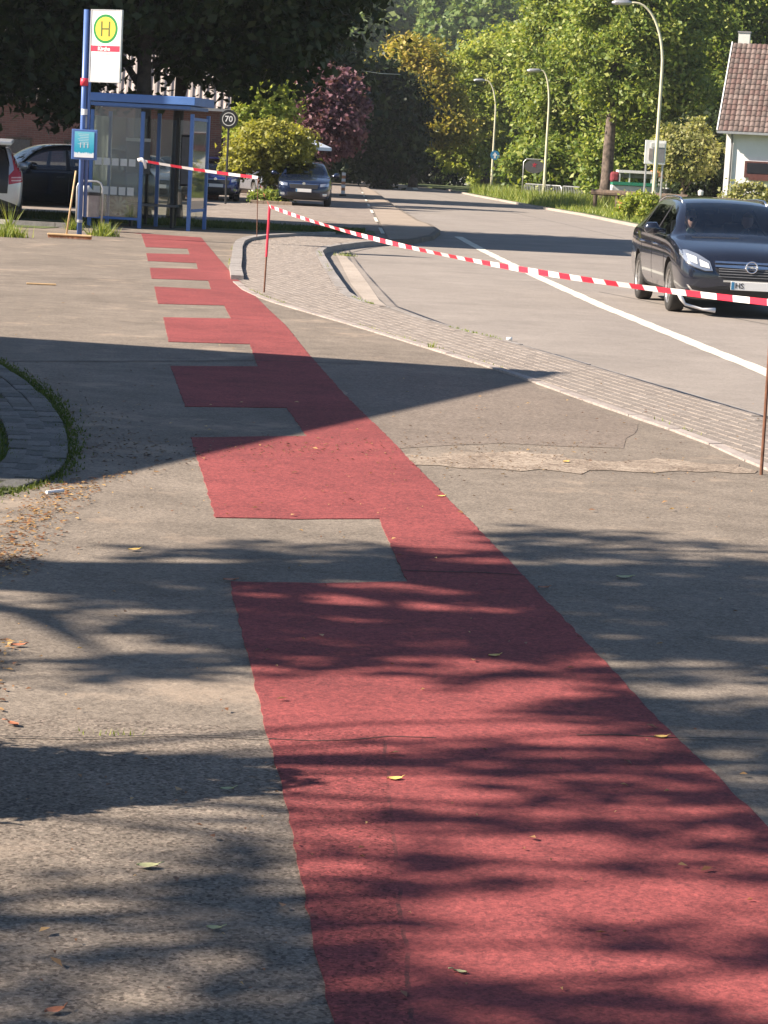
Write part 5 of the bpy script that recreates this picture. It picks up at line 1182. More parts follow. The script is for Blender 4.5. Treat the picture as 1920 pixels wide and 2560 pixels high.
suv = dict(L=4.5, W=1.84, H=1.66, hood=1.02, belt=1.05, cowl=1.15, roof0=1.85, roof1=3.9, zb=0.26, ax0=0.9, ax1=3.52, r=0.35)
q = P(785, 516); parked('estate_car', 'navy parked car right of the yellow green tree, by the striped beacon', octa, navy, (q.x-0.34, q.y-0.9, 0.012), R(1), pg)
q = P(572, 497); parked('hatchback_car', 'bright blue parked car left of the yellow green tree', hatch, blue2, (q.x-0.1, 82.0, 0.012), R(7), pg)
q = P(395, 520); parked('hatchback_car', 'grey parked car seen through the open front of the shelter', hatch, grey, (at(395,440,74).x, 74, 0.012), R(22), pg)
parked('hatchback_car', 'dark parked car behind the timetable end of the shelter', hatch, darkc, (-7.2, 79, 0.012), R(12), pg)
q = at(700, 470, 96); parked('hatchback_car', 'grey parked car half hidden behind the yellow green tree', hatch, grey, (q.x+0.2, 93, 0.012), R(20), pg)
q = at(30, 380, 66); parked('hatchback_car', 'light blue parked car behind the dark one at the left edge', hatch, ltblue, (q.x+1.8, 63.5, 0.012), R(75), pg)
# dark car side on at the left
q = at(8, 400, 55.0); parked('suv_car', 'large black car parked side on behind the broom', suv, darkc, (q.x-0.9, 54.2, 0.0), R(-66), pg)
# silver car with open tailgate (rear towards the camera)
q = P(50, 563); sc_, bvs, adds = make_car('estate_car', 'silver car with its tailgate open at the left edge of the photo', suv, silver, (0, 0, 0), math.pi, pg, tail_open=True)
PAINT[sc_.name] = silver; car_side_lines(sc_, bvs, suv); interior(sc_, suv, False)
rz_s = math.pi+R(13); sc_.rotation_euler = (0, 0, rz_s); cc_ = Matrix.Rotation(rz_s, 2) @ Vector((-suv['W']/2*0.93, suv['L'])); sc_.location = (q.x-cc_.x, q.y+0.2-cc_.y, 0)
W2 = suv['W']/2
for s in (-1, 1):
    tl_ = [(s*W2*0.62, 0.80), (s*W2*0.93, 0.86), (s*W2*0.96, 1.02), (s*W2*0.84, 1.22), (s*W2*0.72, 1.44), (s*W2*0.70, 1.42), (s*W2*0.74, 1.10), (s*W2*0.62, 0.98)]
    if s > 0: tl_ = tl_[::-1]
    patch(bvs, tl_, 'r', 0.014, 0.04).build('tail_light', M['redlens'], sc_, smooth=True)
    for z_ in (0.93, 0.87):
        pl_ = [(s*W2*0.68, z_), (s*W2*0.90, z_+0.012), (s*W2*0.90, z_+0.036), (s*W2*0.68, z_+0.024)]
        if s > 0: pl_ = pl_[::-1]
        patch(bvs, pl_, 'r', 0.019, 0.04).build('tail_light_stripe', M['palelens'], sc_, smooth=True)
patch(bvs, [(-0.55, 0.62), (0.55, 0.62), (0.58, 1.15), (0.50, 1.5), (-0.50, 1.5), (-0.58, 1.15)], 'r', 0.010, 0.06).build('boot_opening', M['black'], sc_, smooth=True)
tg = MB(); tg.add([(-0.62, suv['roof1']+0.0, 1.60), (0.62, suv['roof1']+0.0, 1.60), (0.66, suv['L']-0.02, 1.72), (-0.66, suv['L']-0.02, 1.72), (-0.60, suv['L']+0.12, 1.66), (0.60, suv['L']+0.12, 1.66),
                     (-0.62, suv['roof1']+0.0, 1.54), (0.62, suv['roof1']+0.0, 1.54), (0.66, suv['L']-0.02, 1.64), (-0.66, suv['L']-0.02, 1.64), (-0.6, suv['L']+0.12, 1.58), (0.6, suv['L']+0.12, 1.58)],
                    [(0, 1, 2, 3), (3, 2, 5, 4), (6, 9, 8, 7), (9, 10, 11, 8), (4, 5, 11, 10), (0, 3, 9, 6), (3, 4, 10, 9), (1, 7, 8, 2), (2, 8, 11, 5), (0, 6, 7, 1)])
tg.build('tailgate', silver, sc_, bevel=0.02)
# ---------------------------------------------------------------- striped beacon
q = P(857, 491); bc = thing('warning_beacon', 'red and white striped beacon beside the navy parked car', 'beacon', (q.x, q.y, 0))
zt_ = at(857, 434, q.y).z; MB().box((0, 0, 0.05), (0.3, 0.3, 0.1)).build('foot', M['black'], bc)
mbp = MB(); k = 0; z = 0.12
while z < zt_-0.03:
    mbp.box((0.0, 0, z+0.065), (0.17, 0.05, 0.13), mi=k % 2); z += 0.131; k += 1
mbp.build('striped_board', [M['tape_white'], M['orangecloth']], bc)
# ---------------------------------------------------------------- parasol
q = at(826, 371, 91); ps = thing('parasol', 'pale blue grey parasol between the yellow green tree and the purple tree', 'parasol', (q.x-1.5, 91, 0))
zc_ = q.z+0.32; n = 8; rr_p = 1.55
vsp = [(0, 0, zc_+0.30)]+[(rr_p*math.cos(2*math.pi*k/n), rr_p*math.sin(2*math.pi*k/n), zc_-0.30) for k in range(n)]+[(rr_p*math.cos(2*math.pi*k/n), rr_p*math.sin(2*math.pi*k/n), zc_-0.42) for k in range(n)]
MB().add(vsp, [(0, 1+k, 1+(k+1) % n) for k in range(n)]+[(1+k, 1+n+k, 1+n+(k+1) % n, 1+(k+1) % n) for k in range(n)]).build('canopy', M['skyblue'], ps)
MB().tube([(0, 0, 0), (0, 0, zc_+0.28)], 0.03, 10).build('pole', M['steel'], ps)
# planter edge stones of the small tree
pe = thing('planter_edging', 'row of sandstone blocks edging the bed under the yellow green tree', 'edging', (-4.35, 81.0, 0))
for k in range(6):
    MB().box((-0.55+k*0.235, 0.0, 0.06), (0.225, 0.18, 0.13)).build('stone', M['sand'], pe, bevel=0.01)
# ---------------------------------------------------------------- "70" sign
q = at(572, 298, 78); sg = thing('road_sign', 'round black sign reading 70 left of the yellow green tree', 'road sign', (q.x, 78, 0))
b_ = MB(); disc(b_, (0, 0, q.z), 0.30, 36, depth=0.03); b_.build('sign_disc', M['black'], sg)
b_ = MB(); disc(b_, (0, -0.004, q.z), 0.215, 36, r0=0.19, depth=0.004); b_.build('ring', M['offwhite'], sg)
text_mesh('70', 0.26, M['white'], 'lettering', sg, (0, -0.006, q.z), bold=0.004)
MB().tube([(0, 0.05, 0), (0, 0.05, q.z+0.25)], 0.035, 8).build('post', M['black'], sg)
# ---------------------------------------------------------------- brick barn and low roofs behind the left trees
bY = 84.0
bx0 = at(-140, 300, bY).x; bx1 = at(552, 300, bY).x; ez = at(110, 250, bY).z
bb = thing('brick_barn', 'long brick barn with a pale corrugated roof behind the shelter trees', 'barn', (bx0, bY, 0), R(4))
Lb = bx1-bx0
MB().box((Lb/2, 2.5, ez/2), (Lb, 5.0, ez)).build('wall', M['brick'], bb)
cr = MB(); nrib = int(Lb/0.23); 
for k in range(nrib):
    x0 = -0.3+k*(Lb+0.6)/nrib; w = (Lb+0.6)/nrib; A_ = [(x0, 0.0), (x0+w*0.25, 0.07), (x0+w*0.55, 0.07), (x0+w*0.8, 0.0), (x0+w, 0.0)]
    cr.add([(x, -0.35, ez+h) for x, h in A_]+[(x, 2.6, ez+2.4+h) for x, h in A_], [(j, j+1, 6+j, 5+j) for j in range(4)])
cr.build('roof', M['corr'], bb)
MB().add([(-0.3, 2.6, ez+2.45), (Lb+0.3, 2.6, ez+2.45), (Lb+0.3, 5.4, ez), (-0.3, 5.4, ez)], [(0, 1, 2, 3)]).build('rear_roof', M['corr'], bb)
MB().add([(0.001, 0, ez), (0.001, 5, ez), (0.001, 2.55, ez+2.3)], [(0, 1, 2)]).add([(Lb-0.001, 0, ez), (Lb-.001, 5, ez), (Lb-.001, 2.55, ez+2.3)], [(0, 2, 1)]).build('gable', M['brick'], bb)
MB().box((Lb/2, -0.38, ez-0.02), (Lb+0.6, 0.1, 0.1)).build('gutter', M['steel'], bb)
for k, xx in enumerate((0.6, 2.6, 4.6, 6.4, Lb-1.15)):
    f = MB().box((xx, -0.02, 1.25), (0.9 if k < 4 else 0.5, 0.06, 1.1)).build('window', M['oldwood'], bb); MB().box((xx, -0.055, 1.25), (0.75 if k < 4 else .38, 0.02, 0.95)).build('pane', M['carglass'], f)
# low wall in front of it
lw = thing('garden_wall', 'low sandy stone wall in front of the brick barn', 'wall', (bx0+1.0, 80.5, 0))
for j in range(4):
    for k in range(16): MB().box((k*0.5+0.25*(j % 2), 0, 0.13+j*0.26), (0.485, 0.3, 0.248)).build('stone_block', M['sand'], lw)
# low grey roofed shed
sY = 100; s0 = at(556, 300, sY); s1 = at(690, 300, sY)
sd_ = thing('shed', 'shed with a low grey roof behind the round 70 sign', 'shed', (s0.x, sY, 0))
zt_ = at(600, 258, sY).z; ze = at(600, 318, sY).z; ws = s1.x-s0.x
MB().box((ws/2, 2, ze/2), (ws-0.1, 3.6, ze)).build('wall', M['oldwood'], sd_)
MB().add([(-0.2, -0.2, ze), (ws+0.5, -0.2, ze-0.1), (ws-0.6, 2, zt_-0.15), (0.1, 2, zt_), (-0.2, 4.2, ze), (ws+0.5, 4.2, ze)], [(0, 1, 2, 3), (3, 2, 5, 4), (1, 5, 2), (0, 3, 4)]).build('roof', M['roofgrey'], sd_)
# far pinkish roof in the gap right of the bend
fY = 196; f0 = at(1062, 385, fY); f1 = at(1200, 385, fY); fz = at(1100, 330, fY).z
fh = thing('far_house', 'distant house showing only its dull pink roof at the road bend', 'house', (f0.x, fY, 0))
MB().box(((f1.x-f0.x)/2, 2.2, f0.z/2), (f1.x-f0.x, 4, f0.z)).build('wall', M['plaster'], fh)
w_ = f1.x-f0.x
MB().add([(-0.2, -0.2, f0.z), (w_+.2, -0.2, f0.z), (w_+.2, 2.2, fz+0.4), (0.5, 2.2, fz+.4), (-0.2, 4.6, f0.z), (w_+.2, 4.6, f0.z)], [(0, 1, 2, 3), (3, 2, 5, 4), (0, 3, 4), (1, 5, 2)]).build('roof', plain('pink_roof', (0.34, 0.24, 0.21), 0.9, var=0.1), fh)
# ---------------------------------------------------------------- white house on the right
hY = 105.0; hx = at(1812, 400, hY).x; hr = R(-13)
ho = thing('white_house', 'white rendered house with a brown tiled roof at the right edge', 'house', (hx, hY, -0.05), hr)
ez = at(1812, 308, hY).z; Lh = 8.0; Dh = 7.0; rzv = at(1850, 103, hY+2.6).z
MB().box((Lh/2, Dh/2, ez/2), (Lh, Dh, ez)).build('wall', M['plaster'], ho)
MB().add([(0.0, 0, ez), (0.0, Dh, ez), (0.0, Dh/2, rzv-0.25)], [(0, 2, 1)]).add([(Lh, 0, ez), (Lh, Dh, ez), (Lh, Dh/2, rzv-0.25)], [(0, 1, 2)]).build('gable', M['plaster'], ho)
oh = 0.55; sl = (rzv-ez)/(Dh/2); e0 = Vector((0, -oh, ez-sl*oh*0.55)); 
rl = Vector((0, Dh/2+oh, rzv-e0.z)); rlen = rl.length; rdir = rl.normalized(); rn = Vector((0, -rdir.z, rdir.y))
rb = MB(); 
rb.add([(-0.35, *e0.yz), (Lh+0.35, *e0.yz), (Lh+0.35, Dh/2, rzv), (-0.35, Dh/2, rzv), (Lh+.35, Dh+oh, e0.z), (-.35, Dh+oh, e0.z)], [(0, 1, 2, 3), (3, 2, 4, 5)])
roof = rb.build('roof', M['tile'], ho); roof.modifiers.new('s', 'SOLIDIFY').thickness = 0.10
tw_, th_ = 0.22, 0.33; nc = int((Lh+0.7)/tw_); nrw = int(rlen/th_)
tmb = MB(); k = 5; vsx = []
for i in range(k+1):
    t = i/k; vsx.append((t*tw_, 0.035*math.sin(math.pi*t)))
tmb.add([(x, 0.0, h+0.035) for x, h in vsx]+[(x, th_*1.05, h+0.005) for x, h in vsx]+[(x, 0.0, 0.0) for x, h in vsx], [(i, i+1, k+2+i, k+1+i) for i in range(k)]+[(i, 2*k+2+i, 2*k+3+i, i+1) for i in range(k)])
tmats = [M['tile'], plain('roof_tile_dark', (0.12, 0.075, 0.065), 0.8, var=0.2), plain('roof_tile_light', (0.16, 0.118, 0.104), 0.8, var=0.2)]
tms = [tmb.mesh('roof_tile', m_) for m_ in tmats]
tang = math.atan2(rdir.z, rdir.y); cnt = 0; restt = MB()
for j in range(nrw):
    for i in range(nc):
        pz = e0+rdir*(j*th_)+rn*0.02
        loc_ = Vector((-0.34+i*tw_, pz.y, pz.z))
        if i < 15 and cnt < 298:
            link_mesh('roof_tile', rk.choice(tms), roof, loc_, (tang, 0, rk.uniform(-.008, .008))); cnt += 1
        else:
            Rt = Matrix.Rotation(tang, 3, 'X'); restt.add([Rt @ Vector(v_)+loc_ for v_ in tmb.v], tmb.f)
if restt.v: rt_o = restt.build('roof_tiles', M['tile'], roof); rt_o['kind'] = 'stuff'
cw_ = Matrix.Rotation(-hr, 2) @ (at(1861, 100, 108.6).xy-Vector((hx, hY))); chx = cw_.x; chy = cw_.y; ch = MB().box((chx, chy, rzv-0.05), (0.5, 0.5, 1.05)).build('chimney', M['offwhite'], roof)
MB().box((chx, chy, rzv+0.5), (0.58, 0.58, 0.06)).build('chimney_cap', M['greypanel'], ho)
MB().box((Lh/2, -oh-0.05, e0.z-0.03), (Lh+0.7, 0.12, 0.10)).build('gutter', M['steel'], ho)
MB().tube([(0.28, -oh, e0.z-0.05), (0.26, -0.1, ez-0.55), (0.26, -0.07, ez-0.8), (0.26, -0.07, 0)], 0.045, 8).build('downpipe', M['greypanel'], ho, smooth=True)
MB().box((-0.37, Dh/4-oh/2, (e0.z+rzv)/2), (0.05, rlen*1.0, 0.18), M4=Matrix.Rotation(tang, 3, 'X')).build('bargeboard', M['white'], ho)
zw0, zw1 = at(1880, 441, hY).z, at(1880, 400, hY).z
f = MB().box((1.45, -0.05, (zw0+zw1)/2), (1.15, 0.12, zw1-zw0)).build('window', M['brownwin'], ho)
MB().box((1.45, -0.116, (zw0+zw1)/2+0.05), (0.95, 0.02, (zw1-zw0)*0.65)).build('pane', M['carglass'], f)
MB().box((1.55, -0.2, zw0-0.05), (0.9, 0.2, 0.13)).build('window_box', M['brownwin'], f)
f = MB().box((4.2, -0.03, 1.1), (1.0, 0.1, 2.2)).build('door', M['brownwin'], ho); MB().box((4.55, -0.1, 1.0), (0.04, 0.05, 0.14)).build('handle', M['steel'], f)
for k in range(6):  # picket posts in front
    fp_ = at(1825+k*18, 455, 98.5); 
fn = thing('garden_fence', 'short dark garden fence posts in front of the white house', 'fence', (hx+0.2, 99.3, -0.05), R(-10))
for k in range(9): MB().box((k*0.62, 0, 0.55), (0.10, 0.08, 1.1)).build('fence_post', M['oldwood'], fn)
for z_ in (0.35, 0.85): MB().box((2.5, 0.06, z_), (5.2, 0.04, 0.09)).build('rail', M['oldwood'], fn)
# ---------------------------------------------------------------- verge furniture (right)
# metal railing
r0_ = P(1312, 494, -0.02); r1_ = P(1500, 508, -0.02); Yr = 128
a_ = at(1312, 465, Yr); b_2 = at(1505, 470, 121)
rl_ = thing('metal_railing', 'low galvanised tube railing on the grass left of the maple', 'railing', (a_.x, a_.y, 0), math.atan2(b_2.y-a_.y, b_2.x-a_.x))
LL = (b_2.xy-a_.xy).length; ht = a_.z+0.12
npan = 2
for k in range(npan):
    x0 = k*LL/npan; x1 = (k+1)*LL/npan-0.06
    MB().tube([(x0, 0, -0.1), (x0, 0, ht-0.12), (x0+0.12, 0, ht), (x1-0.12, 0, ht), (x1, 0, ht-0.12), (x1, 0, -0.1)], 0.035, 8).build('hoop', M['steel'], rl_, smooth=True)
    MB().tube([(x0, 0, 0.2), (x1, 0, 0.2)], 0.022, 6).build('lower_rail', M['steel'], rl_)
    m_ = int((x1-x0)/0.16)
    for j in range(1, m_): MB().tube([(x0+(x1-x0)*j/m_, 0, 0.2), (x0+(x1-x0)*j/m_, 0, ht)], 0.014, 5).build('bar', M['steel'], rl_)
# oval board with red mark in tube frame
q0 = at(1310, 397, 126); q1 = at(1362, 436, 126)
ob = thing('notice_board', 'grey oval board with a red mark in a light metal frame', 'sign', ((q0.x+q1.x)/2, 126, 0)); hw = (q1.x-q0.x)/2; zc1 = (q0.z+q1.z)/2; hh = (q0.z-q1.z)/2
MB().tube([(-hw, 0, 0), (-hw, 0, zc1+hh-.15), (-hw+.15, 0, zc1+hh), (hw-.15, 0, zc1+hh), (hw, 0, zc1+hh-.15), (hw, 0, 0)], 0.03, 8).build('frame', M['steel'], ob, smooth=True)
n = 36; mb = MB(); e_ = [(hw*0.92*math.cos(2*math.pi*k/n), -0.03, zc1+hh*0.92*math.sin(2*math.pi*k/n)) for k in range(n)]
mb.add(e_+[(x, 0.01, z) for x, y, z in e_], [tuple(range(n))[::1]]+[(k, (k+1) % n, n+(k+1) % n, n+k) for k in range(n)]); mb.build('oval_board', plain('oval_grey', (0.09, 0.09, 0.095), 0.7), ob)
mb = MB()
for an in (0.5, 1.6, 2.7, 3.9, 5.1): mb.box((0.0+0.07*math.cos(an), -0.036, zc1+0.08+0.07*math.sin(an)), (0.10, 0.004, 0.035), M4=Matrix.Rotation(-an, 3, 'Y'))
mb.build('red_mark', M['signred'], ob)
# maple side: wooden beam barrier
w0 = at(1482, 480, 107); w1 = at(1722, 486, 103)
wb_ = thing('log_barrier', 'long dark weathered beam resting on short posts behind the maple', 'barrier', (w0.x, w0.y, 0), math.atan2(w1.y-w0.y, w1.x-w0.x)); LL = (w1.xy-w0.xy).length
MB().tube([(0, 0, w0.z), (LL/3, 0, w0.z+.01), (LL*2/3, 0, w0.z), (LL, 0, w0.z)], 0.13, 9).build('beam', M['oldwood'], wb_)
for k in range(5): MB().tube([(0.15+k*(LL-.3)/4, 0.02, -0.1), (0.15+k*(LL-.3)/4, 0.02, w0.z-0.1)], 0.09, 8).build('beam_post', M['oldwood'], wb_)
# flower pot
q = at(1558, 522, 104.0); fpz = thing('flower_pot', 'terracotta flower pot under the dark beam right of the maple trunk', 'flower pot', (q.x, 104.0, 0))
zp = at(1558, 503, 104).z
MB().tube([(0, 0, zp-0.42), (0, 0, zp-0.10), (0, 0, zp-0.10), (0, 0, zp)], [0.16, 0.22, 0.26, 0.26], 18).build('pot', M['terracotta'], fpz, smooth=False)
me_, _ = crown_mesh('pot_plant', 77, [(0, 0, zp+0.05, 0.2, 0.2, 0.1)], 20, 12, 0.05, 0.07, M['leaf_mid']); link_mesh('pot_plant', me_, fpz)
# market cart: white and green
q0 = at(1530, 483, 112); q1 = at(1668, 483, 112)
mc = thing('market_cart', 'white trailer stall with a green stripe and pale canopy behind the beam', 'cart', (q0.x, 112, 0)); Wc = q1.x-q0.x
def zc_at(py): return at(1600, py, 112).z
MB().box((Wc/2, 0.6, (zc_at(466)+zc_at(490))/2), (Wc, 1.2, zc_at(466)-zc_at(490))).build('body', M['white'], mc, bevel=0.02)
MB().box((Wc*0.40, 0.55, (zc_at(457)+zc_at(465))/2), (Wc*0.8, 1.25, zc_at(457)-zc_at(465))).build('green_stripe', M['greenpaint'], mc)
MB().box((Wc*0.40, 0.6, (zc_at(427)+zc_at(434))/2), (Wc*0.62, 1.3, zc_at(427)-zc_at(434))).build('canopy', M['white'], mc)
MB().box((Wc*0.42, 0.8, (zc_at(436)+zc_at(446))/2), (Wc*0.6, 0.8, zc_at(436)-zc_at(446))).build('awning', M['bincase'], mc)
for x_ in (0.12, 0.30, 0.70, 0.84, 0.97): MB().box((Wc*x_, 0.05, (zc_at(432)+zc_at(466))/2), (0.06, 0.06, zc_at(432)-zc_at(466))).build('stall_post', M['white'], mc)
MB().box((Wc*0.86, 0.6, zc_at(433)), (Wc*0.3, 1.2, 0.35)).build('orange_cover', M['orangecloth'], mc, bevel=0.08)
MB().box((Wc*0.05, 0.4, zc_at(446)), (0.42, 0.8, 0.5)).build('red_cover', M['redcloth'], mc, bevel=0.12)
for x_ in (0.25, 0.75): MB().cyl((Wc*x_, -0.02, 0.3), (0, 1, 0), 0.3, 0.18, 24).build('wheel', M['rubber'], mc)
# notice box on the wall post behind the near lamp
q0 = at(1614, 350, 95); q1 = at(1662, 412, 95)
nb = thing('notice_box', 'white notice box with a grey insert behind the nearest lamp post', 'notice box', ((q0.x+q1.x)/2, 95, 0)); hw = (q1.x-q0.x)/2; hh = (q0.z-q1.z)/2; zc2 = (q0.z+q1.z)/2
MB().box((0, 0, zc2), (hw*2, 0.12, hh*2)).build('box', M['white'], nb, bevel=0.01)
MB().box((0.08, -0.07, zc2+hh*0.62), (hw*1.3, 0.05, 0.16)).build('header', M['offwhite'], nb)
MB().box((hw*0.4, -0.065, zc2-0.1), (hw*0.95, 0.02, hh*1.2)).build('panel', M['greypanel'], nb)
MB().box((-hw*0.42, -0.08, zc2-0.08), (0.16, 0.06, 0.45)).build('insert', M['bincase'], nb)
for s in (-1, 1): MB().tube([(s*hw*0.8, 0.05, 0), (s*hw*0.8, 0.05, zc2)], 0.04, 8).build('post', M['steel'], nb)
# tubs and trunks behind the beam (small items)
for k, (px_, py_, mt_, lb_) in enumerate(((1668, 473, 'black', 'dark green tub standing behind the beam left of the small pale tree'), (1752, 478, 'tape_white', 'white canister on the beam above the black car roof'))):
    q = at(px_, py_, 101.5); o_ = thing('tub', lb_, 'container', (q.x, 101.5, q.z-0.12))
    MB().tube([(0, 0, -0.05), (0, 0, 0.12), (0, 0, 0.14)], [0.10+0.06*(k == 0), 0.12+0.08*(k == 0), 0.10], 14).build('body', M[mt_], o_)
    MB().tube([(0, 0, 0.14), (0, 0, 0.18)], 0.07, 12).build('lid', M['offwhite'], o_)
# overhead cable
cb = MB(); ca, cbb = at(790, 145, 120), at(1000, 186, 135); cb.tube([ca.lerp(cbb, t)-Vector((0, 0, 0.2*4*t*(1-t))) for t in (0, .25, .5, .75, 1)], 0.02, 6)
tag(cb.build('overhead_cable', M['steel']), 'thin overhead cable crossing in front of the dark trees', 'cable')
# ---------------------------------------------------------------- grass
def blades(name, region_pts, mat, hmin, hmax, w, seed, parent=None):
    hmin = min(hmin, hmax*0.4)
    rg = np.random.default_rng(seed); Pn = np.asarray(region_pts); n = len(Pn)
    h = hmin+(hmax-hmin)*rg.random(n)**1.5; an = rg.random(n)*6.283; wv = np.stack([np.cos(an), np.sin(an), 0*an], 1)*w*(0.6+0.8*rg.random(n))[:, None]
    tipo = rg.normal(size=(n, 3))*h[:, None]*0.35; tipo[:, 2] = h
    V = np.empty((n, 3, 3)); V[:, 0] = Pn-wv/2; V[:, 1] = Pn+wv/2; V[:, 2] = Pn+tipo
    return np_mesh(name, V.reshape(-1, 3), np.arange(n*3).reshape(-1, 3), mat)
def sample_poly(poly, n, rg, z):
    xs_ = [p[0] for p in poly]; ys_ = [p[1] for p in poly]; out = []
    while len(out) < n:
        x = rg.uniform(min(xs_), max(xs_)); y = rg.uniform(min(ys_), max(ys_))
        if inpoly(x, y, poly): out.append((x, y, z))
    return out
rg_ = random.Random(9)
vp = [(p[0]+0.35, p[1]) for p in right_edge[2:9]]+[(9.5, 155), (15, 120), (19, 96), (16, 62)]
me_ = blades('verge_grass', sample_poly(vp, 42000, rg_, -0.03), M['grass'], 0.06, 0.30, 0.045, 2); tag(link_mesh('verge_grass', me_), 'rough sunlit grass growing on the right hand verge', 'grass', kind='stuff')
vp = [(p[0]+0.5, p[1]) for p in right_edge[6:9]]+[(7.5, 152), (11.5, 112), (10.0, 105)]
me_ = blades('tall_grass', sample_poly(vp, 9000, rg_, -0.03), M['grass'], 0.25, 0.75, 0.06, 3); tag(link_mesh('tall_grass', me_), 'tall unmown grass along the railing on the verge', 'grass', kind='stuff')
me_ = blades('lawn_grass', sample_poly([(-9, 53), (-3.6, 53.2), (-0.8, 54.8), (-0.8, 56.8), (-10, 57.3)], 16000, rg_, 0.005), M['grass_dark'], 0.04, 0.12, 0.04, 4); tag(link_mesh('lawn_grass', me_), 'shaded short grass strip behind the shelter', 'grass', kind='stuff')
def tuft(label, c, rx, ry, n, h, seed, mat='grass', parent=None):
    rr = np.random.default_rng(seed); pts = np.stack([c[0]+rx*rr.normal(size=n)*0.5, c[1]+ry*rr.normal(size=n)*0.5, np.full(n, c[2] if len(c) > 2 else 0.0)], 1)
    o_ = tag(link_mesh('weed', blades('weed', pts, M[mat], 0.06, h, min(0.025, h*0.15), seed)), label, 'weed')
    if n < 30: o_['kind'] = 'stuff'
    return o_
c_ = P(262, 590); tuft('straw green weeds growing at the foot of the shelter left post', (c_.x, c_.y-0.1), 0.26, 0.2, 300, 0.34, 11)
c_ = P(20, 592); tuft('tall bright green weeds under the silver car bumper', (c_.x, c_.y), 0.3, 0.25, 420, 0.26, 12)
c_ = P(22, 575); tuft('single tall weed stalk in front of the silver car', (c_.x, c_.y), 0.05, 0.05, 46, 0.62, 13)
c_ = P(182, 575); tuft('small weeds at the base of the bus stop pole', (c_.x, c_.y), 0.15, 0.1, 120, 0.3, 14)
c_ = P(1078, 873); tuft('little dry weed sprouting from the white edging', (c_.x, c_.y), 0.03, 0.03, 26, 0.09, 15)
c_ = P(862, 640, ZR); tuft('weed in the corner of the bay kerb', (c_.x, c_.y, ZR), 0.2, 0.08, 80, 0.1, 16)
c_ = P(455, 1845); tuft('tiny green weed in the crack left of the red path', (c_.x-0.2, c_.y), 0.09, 0.02, 22, 0.03, 17)
kp = []
for path_, n_, dx_, z_ in (([Vector(e) for e in edge[2:11]], 900, -0.05, 0.0), (P2(edging_px), 500, 0.06, 0.002), (P2(island_px), 160, -0.1, 0.0)):
    path_ = [Vector(p) for p in path_]
    for _ in range(n_):
        i_ = rg_.randrange(len(path_)-1); t_ = rg_.random(); q_ = path_[i_].lerp(path_[i_+1], t_)
        if math.sin(q_.x*5.1+q_.y*1.7)+math.sin(q_.y*0.9) > 0.3: kp.append((q_.x+dx_+rg_.gauss(0, 0.015), q_.y+rg_.gauss(0, 0.03), z_))
tag(link_mesh('kerb_weeds', blades('kerb_weeds', kp, M['grass'], 0.01, 0.04, 0.012, 55)), 'small dry weeds and moss in the joints of the kerbs', 'weeds', kind='stuff')
# low kerb behind the weeds at far left
lk = bpy.data.objects.new('lawn_kerb', None); COL.objects.link(lk); tag(lk, kind='structure')
stones([P(-60, 556).xy, P(20, 562).xy, P(168, 570).xy], lk, M['kerb'], 0.12, -0.05, 0.10, 0.9)
# ---------------------------------------------------------------- round paving with mossy joints (left)
ring_px = [(-120, 845), (0, 913), (69, 953), (133, 1005), (168, 1069), (174, 1125), (160, 1175), (118, 1205), (58, 1225), (0, 1240), (-120, 1262)]
inner_px = [(-120, 905), (0, 972), (58, 1036), (72, 1085), (66, 1130), (40, 1172), (0, 1200), (-120, 1230)]
rp_ = [Vector(p) for p in P2(ring_px)]
def resample(pts, n):
    cum = [0]
    for a, b in zip(pts[:-1], pts[1:]): cum.append(cum[-1]+(b-a).length)
    out = []
    for i in range(n):
        s = cum[-1]*i/(n-1); k = 0
        while k < len(pts)-2 and cum[k+1] < s: k += 1
        out.append(pts[k].lerp(pts[k+1], (s-cum[k])/(cum[k+1]-cum[k])))
    return out
ro_ = resample(rp_, 60)
# smooth
for _ in range(3): ro_ = [ro_[0]]+[(ro_[i-1]+ro_[i]*2+ro_[i+1])/4 for i in range(1, 59)]+[ro_[-1]]
mo_base = MB(); mo_base.prism([(p.x, p.y) for p in ro_]+[(-9, ro_[-1].y), (-9, ro_[0].y)], None, 0.005)
rpav = mo_base.build('round_paving', M['moss']); tag(rpav, kind='structure')
def offset(pts, d):
    out = []
    for i, p in enumerate(pts):
        t = (pts[min(i+1, len(pts)-1)]-pts[max(i-1, 0)]).normalized(); out.append(p+Vector((t.y, -t.x))*-d)
    return out
ctr = Vector((-5.0, ro_[30].y))
def inward(pts, d): return [p+(ctr-p).normalized()*d for p in pts]
cnt = 0
for rowi, dd in enumerate([0.10, 0.245, 0.39, 0.72, 0.865, 1.01, 1.155, 1.45, 1.6, 1.75]):
    pts = inward(ro_, dd); segs = along(pts, 0.20 if rowi % 3 else 0.28)
    for a_2, b_3 in segs:
        c = (a_2+b_3)/2
        if not inview(Vector((c.x, c.y))) : continue
        if cnt >= 298: break
        d = b_3-a_2
        key = 'sett%d' % (cnt % 3)
        if key not in CUBE: CUBE[key] = pu.mesh('stone', plain('sett_'+key, ((0.13, 0.125, 0.115), (0.10, 0.097, 0.09), (0.16, 0.15, 0.14))[cnt % 3], 0.85, var=0.25, nscale=11, bump=0.5))
        link_mesh('stone', CUBE[key], rpav, (c.x, c.y, -0.005+rk.uniform(-.004, .004)), (rk.uniform(-.02, .02), rk.uniform(-.02, .02), math.atan2(d.y, d.x)+rk.uniform(-.03, .03)), (d.length-0.012, 0.132, 0.05)); cnt += 1
